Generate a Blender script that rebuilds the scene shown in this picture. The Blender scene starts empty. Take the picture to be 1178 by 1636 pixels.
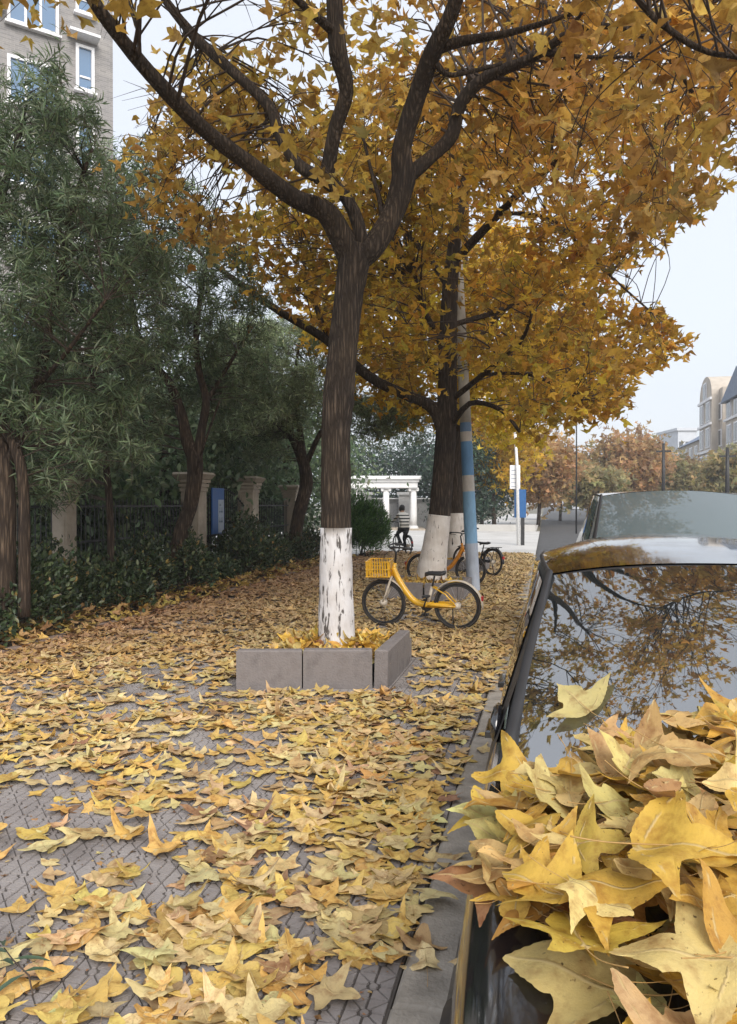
import bpy, bmesh, math, random
import numpy as np
from mathutils import Vector, Matrix

# ------------------------------------------------------------------ camera, sky, sun, exposure
scene = bpy.context.scene
CAMH, FPX, HZ, CU = 1.65, 1230.0, 805.0, 589.0
YAW = math.radians(12.9)
cam_data = bpy.data.cameras.new('camera')
cam = bpy.data.objects.new('camera', cam_data)
scene.collection.objects.link(cam)
cam.location = (0, 0, CAMH)
cam.rotation_euler = (math.radians(90 - 0.6), 0, YAW)
cam_data.sensor_fit = 'VERTICAL'
cam_data.sensor_height = 24
cam_data.lens = 24 * FPX / 1636
cam_data.clip_start = 0.05
cam_data.clip_end = 3000
scene.camera = cam

SUN_EL, SUN_AZ = math.radians(38), math.radians(150)   # azimuth from +Y, negative = left
world = bpy.data.worlds.new('World')
scene.world = world
world.use_nodes = True
wn = world.node_tree
bg = wn.nodes['Background']
sky = wn.nodes.new('ShaderNodeTexSky')
sky.sky_type = 'NISHITA'
sky.sun_disc = False
sky.sun_elevation = SUN_EL
sky.sun_rotation = SUN_AZ
sky.air_density = 1.0
sky.dust_density = 3.0
sky.ozone_density = 1.0
mixw = wn.nodes.new('ShaderNodeMixRGB')
mixw.inputs[0].default_value = 0.66
mixw.inputs[2].default_value = (8.4, 8.7, 9.3, 1)
wn.links.new(sky.outputs[0], mixw.inputs[1])
wn.links.new(mixw.outputs[0], bg.inputs[0])
bg.inputs[1].default_value = 0.059

sl = bpy.data.lights.new('sun', 'SUN')
sl.energy = 1.5
sl.angle = math.radians(40)
sl.color = (1.0, 0.95, 0.88)
sun = bpy.data.objects.new('sun', sl)
scene.collection.objects.link(sun)
sd = Vector((math.sin(SUN_AZ) * math.cos(SUN_EL), math.cos(SUN_AZ) * math.cos(SUN_EL), math.sin(SUN_EL)))
sun.rotation_euler = sd.to_track_quat('Z', 'Y').to_euler()
sun.location = (-10, 10, 20)

scene.view_settings.view_transform = 'Standard'
scene.view_settings.look = 'None'
scene.view_settings.exposure = 1.36
scene.view_settings.gamma = 1
scene.view_settings.use_curve_mapping = False
scene.render.engine = 'CYCLES'
scene.cycles.max_bounces = 8
scene.cycles.transparent_max_bounces = 8

# ------------------------------------------------------------------ helpers
rng = np.random.default_rng(11)
random.seed(5)
PI = math.pi
FX, FY = -math.sin(YAW), math.cos(YAW)
RX, RY = math.cos(YAW), math.sin(YAW)

def W(u, v, d):
    """pixel of the photograph + depth -> world"""
    lat = (u - CU) / FPX * d
    return Vector((FX * d + RX * lat, FY * d + RY * lat, CAMH - (v - HZ) / FPX * d))

def G(u, v, z=0.0):
    """pixel on a horizontal plane -> world"""
    return W(u, v, FPX * (CAMH - z) / (v - HZ))

def proj(P):
    P = np.asarray(P, dtype=float)
    d = P[..., 0] * FX + P[..., 1] * FY
    lat = P[..., 0] * RX + P[..., 1] * RY
    dd = np.where(np.abs(d) < 1e-3, 1e-3, d)
    return CU + lat / dd * FPX, HZ + (CAMH - P[..., 2]) / dd * FPX, d

def in_poly(u, v, poly):
    u = np.asarray(u); v = np.asarray(v)
    res = np.zeros(u.shape, bool)
    n = len(poly)
    for i in range(n):
        x1, y1 = poly[i]; x2, y2 = poly[(i + 1) % n]
        c = ((y1 > v) != (y2 > v)) & (u < (x2 - x1) * (v - y1) / ((y2 - y1) or 1e-9) + x1)
        res ^= c
    return res

COL = scene.collection

def tag(o, label=None, cat=None, group=None, kind=None):
    if label: o['label'] = label
    if cat: o['category'] = cat
    if group: o['group'] = group
    if kind: o['kind'] = kind
    return o

def empty(name, loc=(0, 0, 0), rz=0, label=None, cat=None, group=None):
    o = bpy.data.objects.new(name, None)
    o.empty_display_size = 0.1
    COL.objects.link(o)
    o.location = loc
    o.rotation_euler = (0, 0, rz)
    return tag(o, label, cat, group)

def link_mesh(name, me, mat, parent=None, smooth=False):
    o = bpy.data.objects.new(name, me)
    COL.objects.link(o)
    if mat is not None:
        for m in (mat if isinstance(mat, (list, tuple)) else [mat]):
            me.materials.append(m)
    if parent is not None: o.parent = parent
    if smooth:
        me.polygons.foreach_set('use_smooth', [True] * len(me.polygons))
    return o

class MB:
    def __init__(s):
        s.v, s.f = [], []
    def add(s, verts, faces):
        b = len(s.v)
        s.v.extend([tuple(p) for p in verts])
        s.f.extend([tuple(i + b for i in f) for f in faces])
        return s
    def box(s, x0, x1, y0, y1, z0, z1, M=None):
        vs = [Vector(p) for p in ((x0, y0, z0), (x1, y0, z0), (x1, y1, z0), (x0, y1, z0), (x0, y0, z1), (x1, y0, z1), (x1, y1, z1), (x0, y1, z1))]
        if M is not None: vs = [M @ p for p in vs]
        return s.add(vs, [(0, 3, 2, 1), (4, 5, 6, 7), (0, 1, 5, 4), (1, 2, 6, 5), (2, 3, 7, 6), (3, 0, 4, 7)])
    def cbox(s, x0, x1, y0, y1, z0, z1, c=0.01, M=None):
        """box with chamfered top edges"""
        vs = [(x0, y0, z0), (x1, y0, z0), (x1, y1, z0), (x0, y1, z0), (x0, y0, z1 - c), (x1, y0, z1 - c), (x1, y1, z1 - c), (x0, y1, z1 - c),
              (x0 + c, y0 + c, z1), (x1 - c, y0 + c, z1), (x1 - c, y1 - c, z1), (x0 + c, y1 - c, z1)]
        vs = [Vector(p) for p in vs]
        if M is not None: vs = [M @ p for p in vs]
        fs = [(0, 3, 2, 1), (8, 9, 10, 11)]
        for a in range(4):
            b = (a + 1) % 4
            fs += [(a, b, b + 4, a + 4), (a + 4, b + 4, b + 8, a + 8)]
        return s.add(vs, fs)
    def tube(s, pts, rad, seg=8, cap=True, jit=0.0, rnd=None, closed=False):
        pts = [Vector(p) for p in pts]
        n = len(pts)
        if not hasattr(rad, '__len__'): rad = [rad] * n
        b = len(s.v)
        ref = None
        for i in range(n):
            if closed:
                t = pts[(i + 1) % n] - pts[i - 1]
            else:
                t = pts[min(i + 1, n - 1)] - pts[max(i - 1, 0)]
            if t.length < 1e-9: t = Vector((0, 0, 1))
            t.normalize()
            if ref is None:
                ref = Vector((1, 0, 0)) if abs(t.x) < 0.8 else Vector((0, 1, 0))
            ref = ref - t * ref.dot(t)
            if ref.length < 1e-6: ref = t.orthogonal()
            ref.normalize()
            q = t.cross(ref)
            for k in range(seg):
                a = 2 * PI * k / seg
                r = rad[i]
                if jit and rnd: r *= 1 + rnd.uniform(-jit, jit)
                p = pts[i] + ref * (math.cos(a) * r) + q * (math.sin(a) * r)
                s.v.append((p.x, p.y, p.z))
        m = n if closed else n - 1
        for i in range(m):
            j = (i + 1) % n
            for k in range(seg):
                k2 = (k + 1) % seg
                s.f.append((b + i * seg + k, b + i * seg + k2, b + j * seg + k2, b + j * seg + k))
        if cap and not closed:
            s.f.append(tuple(b + k for k in reversed(range(seg))))
            s.f.append(tuple(b + (n - 1) * seg + k for k in range(seg)))
        return s
    def lathe(s, prof, seg=16, M=None, cap=True):
        b = len(s.v)
        for r, z in prof:
            for k in range(seg):
                a = 2 * PI * k / seg
                p = Vector((r * math.cos(a), r * math.sin(a), z))
                if M is not None: p = M @ p
                s.v.append((p.x, p.y, p.z))
        for i in range(len(prof) - 1):
            for k in range(seg):
                k2 = (k + 1) % seg
                s.f.append((b + i * seg + k, b + i * seg + k2, b + (i + 1) * seg + k2, b + (i + 1) * seg + k))
        if cap:
            s.f.append(tuple(b + k for k in reversed(range(seg))))
            s.f.append(tuple(b + (len(prof) - 1) * seg + k for k in range(seg)))
        return s
    def grid(s, fn, nu, nv):
        b = len(s.v)
        for j in range(nv + 1):
            for i in range(nu + 1):
                p = fn(i / nu, j / nv)
                s.v.append((p[0], p[1], p[2]))
        for j in range(nv):
            for i in range(nu):
                a = b + j * (nu + 1) + i
                s.f.append((a, a + 1, a + nu + 2, a + nu + 1))
        return s
    def mesh(s, name):
        me = bpy.data.meshes.new(name)
        me.from_pydata(s.v, [], s.f)
        me.update()
        return me
    def build(s, name, mat, parent=None, smooth=False, bevel=0):
        o = link_mesh(name, s.mesh(name), mat, parent, smooth)
        if bevel:
            m = o.modifiers.new('bevel', 'BEVEL'); m.width = bevel; m.segments = 2; m.limit_method = 'ANGLE'
        return o

def crom(pts, rad, sub=4):
    """catmull-rom resample of points + radii"""
    P = [Vector(p) for p in pts]; n = len(P); op, orr = [], []
    for i in range(n - 1):
        p0, p1, p2, p3 = P[max(i - 1, 0)], P[i], P[i + 1], P[min(i + 2, n - 1)]
        for k in range(sub):
            t = k / sub
            q = 0.5 * ((2 * p1) + (p2 - p0) * t + (2 * p0 - 5 * p1 + 4 * p2 - p3) * t * t + (3 * p1 - p0 - 3 * p2 + p3) * t ** 3)
            op.append(q); orr.append(rad[i] * (1 - t) + rad[i + 1] * t)
    op.append(P[-1]); orr.append(rad[-1])
    return op, orr

# ------------------------------------------------------------------ materials
def S(r, g, b):
    f = lambda c: (c / 255 / 12.92) if c / 255 <= 0.04045 else ((c / 255 + 0.055) / 1.055) ** 2.4
    return (f(r), f(g), f(b), 1)

def L(*c):
    return (c[0], c[1], c[2], 1)

def newmat(name):
    m = bpy.data.materials.new(name)
    m.use_nodes = True
    nt = m.node_tree
    return m, nt, nt.nodes['Principled BSDF'], nt.nodes['Material Output']

def node(nt, typ, **kw):
    n = nt.nodes.new(typ)
    for k, v in kw.items():
        if k in ('inputs',):
            for a, b in v.items(): n.inputs[a].default_value = b
        else: setattr(n, k, v)
    return n

def ramp(nt, fac, stops):
    r = nt.nodes.new('ShaderNodeValToRGB')
    els = r.color_ramp.elements
    while len(els) < len(stops): els.new(0.5)
    for e, (p, c) in zip(els, stops):
        e.position = p; e.color = c
    nt.links.new(fac, r.inputs[0])
    return r

def noise_mat(name, c1, c2, scale=5, rough=0.8, bump=0.0, bscale=None, detail=6, stretch=(1, 1, 1), c3=None, metallic=0, spec=0.5, coords='Object', dist=0.02):
    m, nt, p, out = newmat(name)
    tc = node(nt, 'ShaderNodeTexCoord')
    mp = node(nt, 'ShaderNodeMapping')
    mp.inputs['Scale'].default_value = stretch
    nt.links.new(node(nt, 'ShaderNodeNewGeometry').outputs['Position'] if coords == 'World' else tc.outputs[coords], mp.inputs[0])
    nz = node(nt, 'ShaderNodeTexNoise', inputs={'Scale': scale, 'Detail': detail, 'Roughness': 0.6})
    nt.links.new(mp.outputs[0], nz.inputs['Vector'])
    st = [(0.3, c1), (0.7, c2)] if c3 is None else [(0.28, c1), (0.5, c2), (0.72, c3)]
    r = ramp(nt, nz.outputs[0], st)
    nt.links.new(r.outputs[0], p.inputs['Base Color'])
    p.inputs['Roughness'].default_value = rough
    p.inputs['Metallic'].default_value = metallic
    p.inputs['Specular IOR Level'].default_value = spec
    if bump:
        nb = node(nt, 'ShaderNodeTexNoise', inputs={'Scale': bscale or scale * 6, 'Detail': 5})
        nt.links.new(mp.outputs[0], nb.inputs['Vector'])
        b = node(nt, 'ShaderNodeBump', inputs={'Strength': bump, 'Distance': dist})
        nt.links.new(nb.outputs[0], b.inputs['Height'])
        nt.links.new(b.outputs[0], p.inputs['Normal'])
    return m

def leaf_mat(name, source='attr', translucent=0.35, rough=0.5, spots=True, hero=False, spec=0.3):
    m, nt, p, out = newmat(name)
    if source == 'attr':
        a = node(nt, 'ShaderNodeAttribute', attribute_name='lc')
        col = a.outputs['Color']
    else:
        a = node(nt, 'ShaderNodeObjectInfo')
        col = a.outputs['Color']
    lp = node(nt, 'ShaderNodeAttribute', attribute_name='lp')
    if spots:
        geo = node(nt, 'ShaderNodeTexCoord') if source != 'attr' else node(nt, 'ShaderNodeNewGeometry')
        vec = geo.outputs['Position'] if source == 'attr' else None
        if vec is None:
            oi = node(nt, 'ShaderNodeObjectInfo')
            addv = node(nt, 'ShaderNodeVectorMath', operation='ADD')
            sc = node(nt, 'ShaderNodeVectorMath', operation='SCALE')
            nt.links.new(oi.outputs['Random'], sc.inputs[0]); sc.inputs['Scale'].default_value = 37.0
            nt.links.new(lp.outputs['Vector'], addv.inputs[0]); nt.links.new(sc.outputs[0], addv.inputs[1])
            vec = addv.outputs[0]
        sA = 22 if source == 'attr' else 3.0
        n1 = node(nt, 'ShaderNodeTexNoise', inputs={'Scale': sA, 'Detail': 4, 'Roughness': 0.65})
        nt.links.new(vec, n1.inputs['Vector'])
        r1 = ramp(nt, n1.outputs[0], [(0.32, L(0.62, 0.5, 0.45)), (0.52, L(1, 1, 1)), (0.72, L(1.1, 1.08, 1.0))])
        mx = node(nt, 'ShaderNodeMixRGB', blend_type='MULTIPLY', inputs={0: 1.0})
        nt.links.new(col, mx.inputs[1]); nt.links.new(r1.outputs[0], mx.inputs[2])
        col = mx.outputs[0]
        # small dark specks
        n2 = node(nt, 'ShaderNodeTexNoise', inputs={'Scale': sA * 5, 'Detail': 3, 'Roughness': 0.5})
        nt.links.new(vec, n2.inputs['Vector'])
        r2 = ramp(nt, n2.outputs[0], [(0.66, L(0, 0, 0)), (0.72, L(1, 1, 1))])
        n3 = node(nt, 'ShaderNodeTexNoise', inputs={'Scale': sA * 0.6, 'Detail': 1})
        nt.links.new(vec, n3.inputs['Vector'])
        r3 = ramp(nt, n3.outputs[0], [(0.42, L(0, 0, 0)), (0.55, L(0.85, 0.85, 0.85))])
        ml = node(nt, 'ShaderNodeMath', operation='MULTIPLY')
        nt.links.new(r2.outputs[0], ml.inputs[0]); nt.links.new(r3.outputs[0], ml.inputs[1])
        mx2 = node(nt, 'ShaderNodeMixRGB', inputs={2: L(0.07, 0.035, 0.015)})
        nt.links.new(ml.outputs[0], mx2.inputs[0]); nt.links.new(col, mx2.inputs[1])
        col = mx2.outputs[0]
    if hero:
        # veins: 'vd' = distance to the nearest main vein, in leaf lengths
        vd = node(nt, 'ShaderNodeAttribute', attribute_name='vd')
        rv = ramp(nt, vd.outputs['Fac'], [(0.006, L(0.8, 0.8, 0.8)), (0.022, L(0, 0, 0))])
        mx3 = node(nt, 'ShaderNodeMixRGB', inputs={2: L(0.55, 0.42, 0.2)})
        nt.links.new(rv.outputs[0], mx3.inputs[0]); nt.links.new(col, mx3.inputs[1])
        col = mx3.outputs[0]
        wv = node(nt, 'ShaderNodeTexNoise', inputs={'Scale': 9.0, 'Detail': 5, 'Roughness': 0.7})
        nt.links.new(lp.outputs['Vector'], wv.inputs['Vector'])
        bp = node(nt, 'ShaderNodeBump', inputs={'Strength': 0.35, 'Distance': 0.01})
        nt.links.new(wv.outputs[0], bp.inputs['Height'])
        bp2 = node(nt, 'ShaderNodeBump', inputs={'Strength': 0.6, 'Distance': 0.003})
        nt.links.new(rv.outputs[0], bp2.inputs['Height'])
        nt.links.new(bp.outputs[0], bp2.inputs['Normal'])
        nt.links.new(bp2.outputs[0], p.inputs['Normal'])
    nt.links.new(col, p.inputs['Base Color'])
    p.inputs['Roughness'].default_value = rough
    p.inputs['Specular IOR Level'].default_value = spec
    if translucent > 0:
        tr = node(nt, 'ShaderNodeBsdfTranslucent')
        nt.links.new(col, tr.inputs['Color'])
        ms = node(nt, 'ShaderNodeMixShader', inputs={0: translucent})
        nt.links.new(p.outputs[0], ms.inputs[1]); nt.links.new(tr.outputs[0], ms.inputs[2])
        nt.links.new(ms.outputs[0], out.inputs['Surface'])
    return m

def bark_mat(name, c1, c2, scale=1.0):
    m, nt, p, out = newmat(name)
    tc = node(nt, 'ShaderNodeTexCoord')
    mp = node(nt, 'ShaderNodeMapping')
    mp.inputs['Scale'].default_value = (38 * scale, 38 * scale, 3.4 * scale)
    nt.links.new(tc.outputs['Object'], mp.inputs[0])
    nz = node(nt, 'ShaderNodeTexNoise', inputs={'Scale': 1.0, 'Detail': 5, 'Roughness': 0.55, 'Distortion': 0.6})
    nt.links.new(mp.outputs[0], nz.inputs['Vector'])
    vo = node(nt, 'ShaderNodeTexVoronoi', feature='DISTANCE_TO_EDGE', inputs={'Scale': 0.9})
    mm = node(nt, 'ShaderNodeVectorMath', operation='ADD')
    sc = node(nt, 'ShaderNodeVectorMath', operation='SCALE'); sc.inputs['Scale'].default_value = 1.4
    nt.links.new(nz.outputs['Color'], sc.inputs[0])
    nt.links.new(mp.outputs[0], mm.inputs[0]); nt.links.new(sc.outputs[0], mm.inputs[1])
    nt.links.new(mm.outputs[0], vo.inputs['Vector'])
    big = node(nt, 'ShaderNodeTexNoise', inputs={'Scale': 3.0, 'Detail': 4})
    nt.links.new(tc.outputs['Object'], big.inputs['Vector'])
    r = ramp(nt, vo.outputs['Distance'], [(0.02, L(c1[0] * 0.55, c1[1] * 0.55, c1[2] * 0.55)), (0.18, c1), (0.45, c2)])
    rb = ramp(nt, big.outputs[0], [(0.3, L(0.7, 0.7, 0.72)), (0.7, L(1.2, 1.15, 1.05))])
    mx = node(nt, 'ShaderNodeMixRGB', blend_type='MULTIPLY', inputs={0: 1.0})
    nt.links.new(r.outputs[0], mx.inputs[1]); nt.links.new(rb.outputs[0], mx.inputs[2])
    nt.links.new(mx.outputs[0], p.inputs['Base Color'])
    b = node(nt, 'ShaderNodeBump', inputs={'Strength': 0.9, 'Distance': 0.03})
    nt.links.new(vo.outputs['Distance'], b.inputs['Height'])
    nt.links.new(b.outputs[0], p.inputs['Normal'])
    p.inputs['Roughness'].default_value = 0.9
    p.inputs['Specular IOR Level'].default_value = 0.2
    return m

def limewash_mat(name, white, dark, thr=0.36):
    m, nt, p, out = newmat(name)
    tc = node(nt, 'ShaderNodeTexCoord')
    mp = node(nt, 'ShaderNodeMapping'); mp.inputs['Scale'].default_value = (20, 20, 4.2)
    nt.links.new(tc.outputs['Object'], mp.inputs[0])
    nz = node(nt, 'ShaderNodeTexNoise', inputs={'Scale': 1.0, 'Detail': 4, 'Roughness': 0.6, 'Distortion': 0.5})
    nt.links.new(mp.outputs[0], nz.inputs['Vector'])
    r = ramp(nt, nz.outputs[0], [(thr - 0.025, dark), (thr + 0.02, white), (0.75, L(white[0] * 1.08, white[1] * 1.08, white[2] * 1.08))])
    n2 = node(nt, 'ShaderNodeTexNoise', inputs={'Scale': 5.0, 'Detail': 4})
    nt.links.new(tc.outputs['Object'], n2.inputs['Vector'])
    r2 = ramp(nt, n2.outputs[0], [(0.3, L(0.78, 0.74, 0.7)), (0.65, L(1, 1, 1))])
    mx = node(nt, 'ShaderNodeMixRGB', blend_type='MULTIPLY', inputs={0: 1.0})
    nt.links.new(r.outputs[0], mx.inputs[1]); nt.links.new(r2.outputs[0], mx.inputs[2])
    nt.links.new(mx.outputs[0], p.inputs['Base Color'])
    b = node(nt, 'ShaderNodeBump', inputs={'Strength': 0.7, 'Distance': 0.02})
    nt.links.new(nz.outputs[0], b.inputs['Height'])
    nt.links.new(b.outputs[0], p.inputs['Normal'])
    p.inputs['Roughness'].default_value = 0.9
    return m

def plain(name, c, rough=0.5, metallic=0.0, coat=0.0, ior=None, var=0.12, scale=14):
    m, nt, p, out = newmat(name)
    tc = node(nt, 'ShaderNodeTexCoord')
    nz = node(nt, 'ShaderNodeTexNoise', inputs={'Scale': scale, 'Detail': 5})
    nt.links.new(tc.outputs['Object'], nz.inputs['Vector'])
    r = ramp(nt, nz.outputs[0], [(0.3, L(*[x * (1 - var) for x in c[:3]])), (0.7, L(*[min(1, x * (1 + var)) for x in c[:3]]))])
    nt.links.new(r.outputs[0], p.inputs['Base Color'])
    rr = ramp(nt, nz.outputs[0], [(0.3, L(*[rough * 0.85] * 3)), (0.7, L(*[min(1, rough * 1.15)] * 3))])
    nt.links.new(rr.outputs[0], p.inputs['Roughness'])
    p.inputs['Metallic'].default_value = metallic
    p.inputs['Coat Weight'].default_value = coat
    p.inputs['Coat Roughness'].default_value = 0.03
    if ior: p.inputs['IOR'].default_value = ior
    return m

MT = {}
MT['bark'] = bark_mat('bark_dark', L(0.055, 0.042, 0.033), L(0.13, 0.10, 0.078))
MT['bark_red'] = bark_mat('bark_reddish', L(0.06, 0.044, 0.034), L(0.155, 0.115, 0.085), 0.8)
MT['limewash'] = limewash_mat('limewash_peeling', L(0.62, 0.61, 0.62), L(0.09, 0.08, 0.075), 0.418)
MT['limewash2'] = limewash_mat('limewash_old', L(0.62, 0.58, 0.54), L(0.16, 0.13, 0.11), 0.345)
MT['twig'] = plain('twig', (0.06, 0.042, 0.032), 0.85)
MT['leaf_stuff'] = leaf_mat('autumn_leaf_many', 'attr', 0.6)
MT['leaf_obj'] = leaf_mat('autumn_leaf_single', 'object', 0.6)
MT['fallen_stuff'] = leaf_mat('fallen_leaf_many', 'attr', 0.12, 0.6)
MT['fallen_obj'] = leaf_mat('fallen_leaf_single', 'object', 0.12, 0.55, hero=True)
MT['hood_leaf'] = leaf_mat('gathered_leaf', 'object', 0.22, 0.5, hero=True)
MT['green'] = leaf_mat('evergreen_leaf', 'attr', 0.4, 0.38, spots=False, spec=0.5)
MT['stem'] = plain('leaf_stem', (0.40, 0.24, 0.08), 0.6)
MT['block'] = noise_mat('kerb_block_concrete', L(0.125, 0.11, 0.108), L(0.19, 0.17, 0.165), 6, 0.85, 0.35, 60, c3=L(0.15, 0.13, 0.125))
MT['kerb'] = noise_mat('kerb_granite', L(0.20, 0.18, 0.155), L(0.38, 0.345, 0.30), 7, 0.85, 0.35, 70)
MT['edging'] = noise_mat('edging_brick', L(0.17, 0.12, 0.10), L(0.26, 0.2, 0.17), 9, 0.9, 0.3)
MT['tile'] = noise_mat('paving_tile', L(0.13, 0.115, 0.11), L(0.25, 0.228, 0.222), 1.7, 0.8, 0.35, 110, detail=10, c3=L(0.33, 0.31, 0.30), coords='World')
MT['grout'] = noise_mat('paving_bed', L(0.05, 0.043, 0.04), L(0.10, 0.088, 0.08), 4, 0.95, 0.3)
MT['soil'] = noise_mat('soil', L(0.035, 0.026, 0.018), L(0.09, 0.065, 0.04), 5, 0.95, 0.6)
MT['asphalt'] = noise_mat('asphalt', L(0.05, 0.05, 0.052), L(0.085, 0.085, 0.085), 2.5, 0.9, 0.4, 120)
MT['concrete'] = noise_mat('pale_concrete', L(0.42, 0.41, 0.39), L(0.56, 0.55, 0.53), 0.7, 0.9, 0.2, 40)
MT['ground'] = noise_mat('earth', L(0.12, 0.11, 0.08), L(0.2, 0.18, 0.13), 0.4, 0.95)
MT['stone'] = noise_mat('pillar_stone', L(0.33, 0.28, 0.22), L(0.5, 0.43, 0.35), 4, 0.85, 0.3, 50)
MT['iron'] = plain('black_iron', (0.018, 0.018, 0.02), 0.5)
MT['white_paint'] = noise_mat('white_plaster', L(0.68, 0.68, 0.68), L(0.8, 0.8, 0.8), 3, 0.8, 0.1)
MT['frame_white'] = plain('window_frame_white', (0.75, 0.75, 0.77), 0.5)
MT['yellow'] = plain('bicycle_yellow', (0.68, 0.38, 0.02), 0.35, coat=0.3)
MT['orange'] = plain('bicycle_orange', (0.60, 0.23, 0.02), 0.35, coat=0.3)
MT['black_plastic'] = plain('black_plastic', (0.02, 0.02, 0.022), 0.5)
MT['rubber'] = plain('tyre_rubber', (0.028, 0.024, 0.022), 0.8)
MT['steel'] = plain('steel', (0.5, 0.5, 0.5), 0.35, 0.9)
MT['silver'] = plain('silver_paint', (0.5, 0.44, 0.36), 0.45)
MT['white_gloss'] = plain('white_enamel', (0.78, 0.78, 0.78), 0.3)

def glass_mat(name, tint, spec_ior=2.4, rough=0.02):
    m, nt, p, out = newmat(name)
    p.inputs['Base Color'].default_value = tint
    p.inputs['Roughness'].default_value = rough
    p.inputs['IOR'].default_value = spec_ior
    tc = node(nt, 'ShaderNodeTexCoord')
    nz = node(nt, 'ShaderNodeTexNoise', inputs={'Scale': 3.0, 'Detail': 3})
    nt.links.new(tc.outputs['Object'], nz.inputs['Vector'])
    b = node(nt, 'ShaderNodeBump', inputs={'Strength': 0.04, 'Distance': 0.02})
    nt.links.new(nz.outputs[0], b.inputs['Height']); nt.links.new(b.outputs[0], p.inputs['Normal'])
    return m

MT['glass_dark'] = glass_mat('tinted_car_glass', L(0.012, 0.016, 0.018), 4.2)
MT['glass_far'] = glass_mat('grey_car_glass', L(0.10, 0.13, 0.14), 1.9)
MT['window_blue'] = glass_mat('house_glass', L(0.08, 0.17, 0.30), 2.2, 0.05)

# car paint: glossy black with dust specks
def carpaint(name, c, speck):
    m, nt, p, out = newmat(name)
    tc = node(nt, 'ShaderNodeTexCoord')
    nz = node(nt, 'ShaderNodeTexNoise', inputs={'Scale': 90.0, 'Detail': 3})
    nt.links.new(tc.outputs['Object'], nz.inputs['Vector'])
    n2 = node(nt, 'ShaderNodeTexNoise', inputs={'Scale': 4.0, 'Detail': 4})
    nt.links.new(tc.outputs['Object'], n2.inputs['Vector'])
    r = ramp(nt, nz.outputs[0], [(0.70, c), (0.74, L(*[x + speck for x in c[:3]]))])
    nt.links.new(r.outputs[0], p.inputs['Base Color'])
    rr = ramp(nt, n2.outputs[0], [(0.35, L(0.06, 0.06, 0.06)), (0.7, L(0.2, 0.2, 0.2))])
    nt.links.new(rr.outputs[0], p.inputs['Roughness'])
    p.inputs['IOR'].default_value = 1.8
    p.inputs['Coat Weight'].default_value = 0.6
    p.inputs['Coat Roughness'].default_value = 0.04
    return m
MT['paint_black'] = carpaint('black_car_paint', L(0.009, 0.009, 0.011), 0.05)
MT['paint_white'] = carpaint('white_car_paint', L(0.72, 0.72, 0.73), -0.1)

# ------------------------------------------------------------------ leaf templates
OUT3 = [(0, 0), (.12, -.03), (.30, .01), (.52, .16), (.86, .44), (.60, .46), (.38, .465), (.25, .51), (.29, .64), (.22, .82), (.09, .99), (0, 1.12)]
OUT5 = [(0, 0), (.10, -.02), (.24, -.09), (.46, -.14), (.36, .04), (.38, .11), (.62, .20), (.92, .40), (.60, .45), (.27, .47), (.30, .66), (.20, .86), (0, 1.15)]

def full_outline(half):
    return [tuple(p) for p in half] + [(-x, y) for x, y in reversed(half[1:-1])]

def resample(poly, n, serr=0.0, r=None):
    P = np.array(poly + [poly[0]], float)
    seg = np.linalg.norm(np.diff(P, axis=0), axis=1); cum = np.r_[0, np.cumsum(seg)]
    t = np.linspace(0, cum[-1], n, endpoint=False)
    Q = np.c_[np.interp(t, cum, P[:, 0]), np.interp(t, cum, P[:, 1])]
    if serr:
        C = np.array([0, .34]); dv = Q - C
        k = 1 + serr * ((np.arange(n) % 2) * 2 - 1)
        Q = C + dv * k[:, None]
    return Q

TIPS3 = [((0, 0), (0, 1.12)), ((0, .03), (.84, .43)), ((0, .03), (-.84, .43))]
def vein_dist(x, y):
    d = np.full(x.shape, 9.0)
    for (ax, ay), (bx, by) in TIPS3:
        vx, vy = bx - ax, by - ay
        t = np.clip(((x - ax) * vx + (y - ay) * vy) / (vx * vx + vy * vy), 0, 1)
        d = np.minimum(d, np.hypot(x - ax - t * vx, y - ay - t * vy))
    return d

def curl(V, r, amt):
    x, y = V[:, 0], V[:, 1]
    a = r.uniform(-.5, .75) * amt; b = r.uniform(-.4, .6) * amt
    c = r.uniform(-.35, .6) * amt; tw = r.uniform(-.7, .7) * amt
    ph = r.uniform(0, 6.28, 3)
    z = a * x * x + b * (y - .4) ** 2 + c * np.abs(x) * .8 + tw * x * (y - .3)
    z += amt * .09 * np.sin(7 * x + ph[0]) * (np.abs(x) + .2) + amt * .08 * np.sin(8 * y + ph[1] + 3 * x)
    rr = np.hypot(x, y - .34)
    z += amt * r.uniform(-.1, .5) * np.clip(rr - .45, 0, 1) ** 1.3 * (1 + .6 * np.sin(3 * np.arctan2(y - .34, x) + ph[2]))
    return z

def make_leaf(n_out, rings, half, serr, r, amt, skew=True):
    base = full_outline(half)
    if skew:
        base = [(x * (1 + r.uniform(-.1, .1)) + .06 * r.uniform(-1, 1) * y, y * (1 + r.uniform(-.06, .06))) for x, y in base]
    Q = resample(base, n_out, serr) if n_out else np.array(base)
    n = len(Q); C = np.array([0, .34])
    vs = []
    for k in range(rings, 0, -1):
        vs.append(C + (Q - C) * (k / rings))
    vs.append(C[None, :])
    P2 = np.concatenate(vs)
    V = np.c_[P2, np.zeros(len(P2))]
    V[:, 2] = curl(V, r, amt)
    F = []
    for k in range(rings - 1):
        for i in range(n):
            j = (i + 1) % n
            a, b, c, d = k * n + i, k * n + j, (k + 1) * n + j, (k + 1) * n + i
            F += [(a, b, c), (a, c, d)]
    k = rings - 1
    for i in range(n):
        F.append((k * n + i, k * n + (i + 1) % n, rings * n))
    vd = vein_dist(P2[:, 0], P2[:, 1])
    lp = np.c_[P2, np.zeros(len(P2))]
    V[:, 1] -= 0.0
    return V, np.array(F, int), lp, vd

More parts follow.
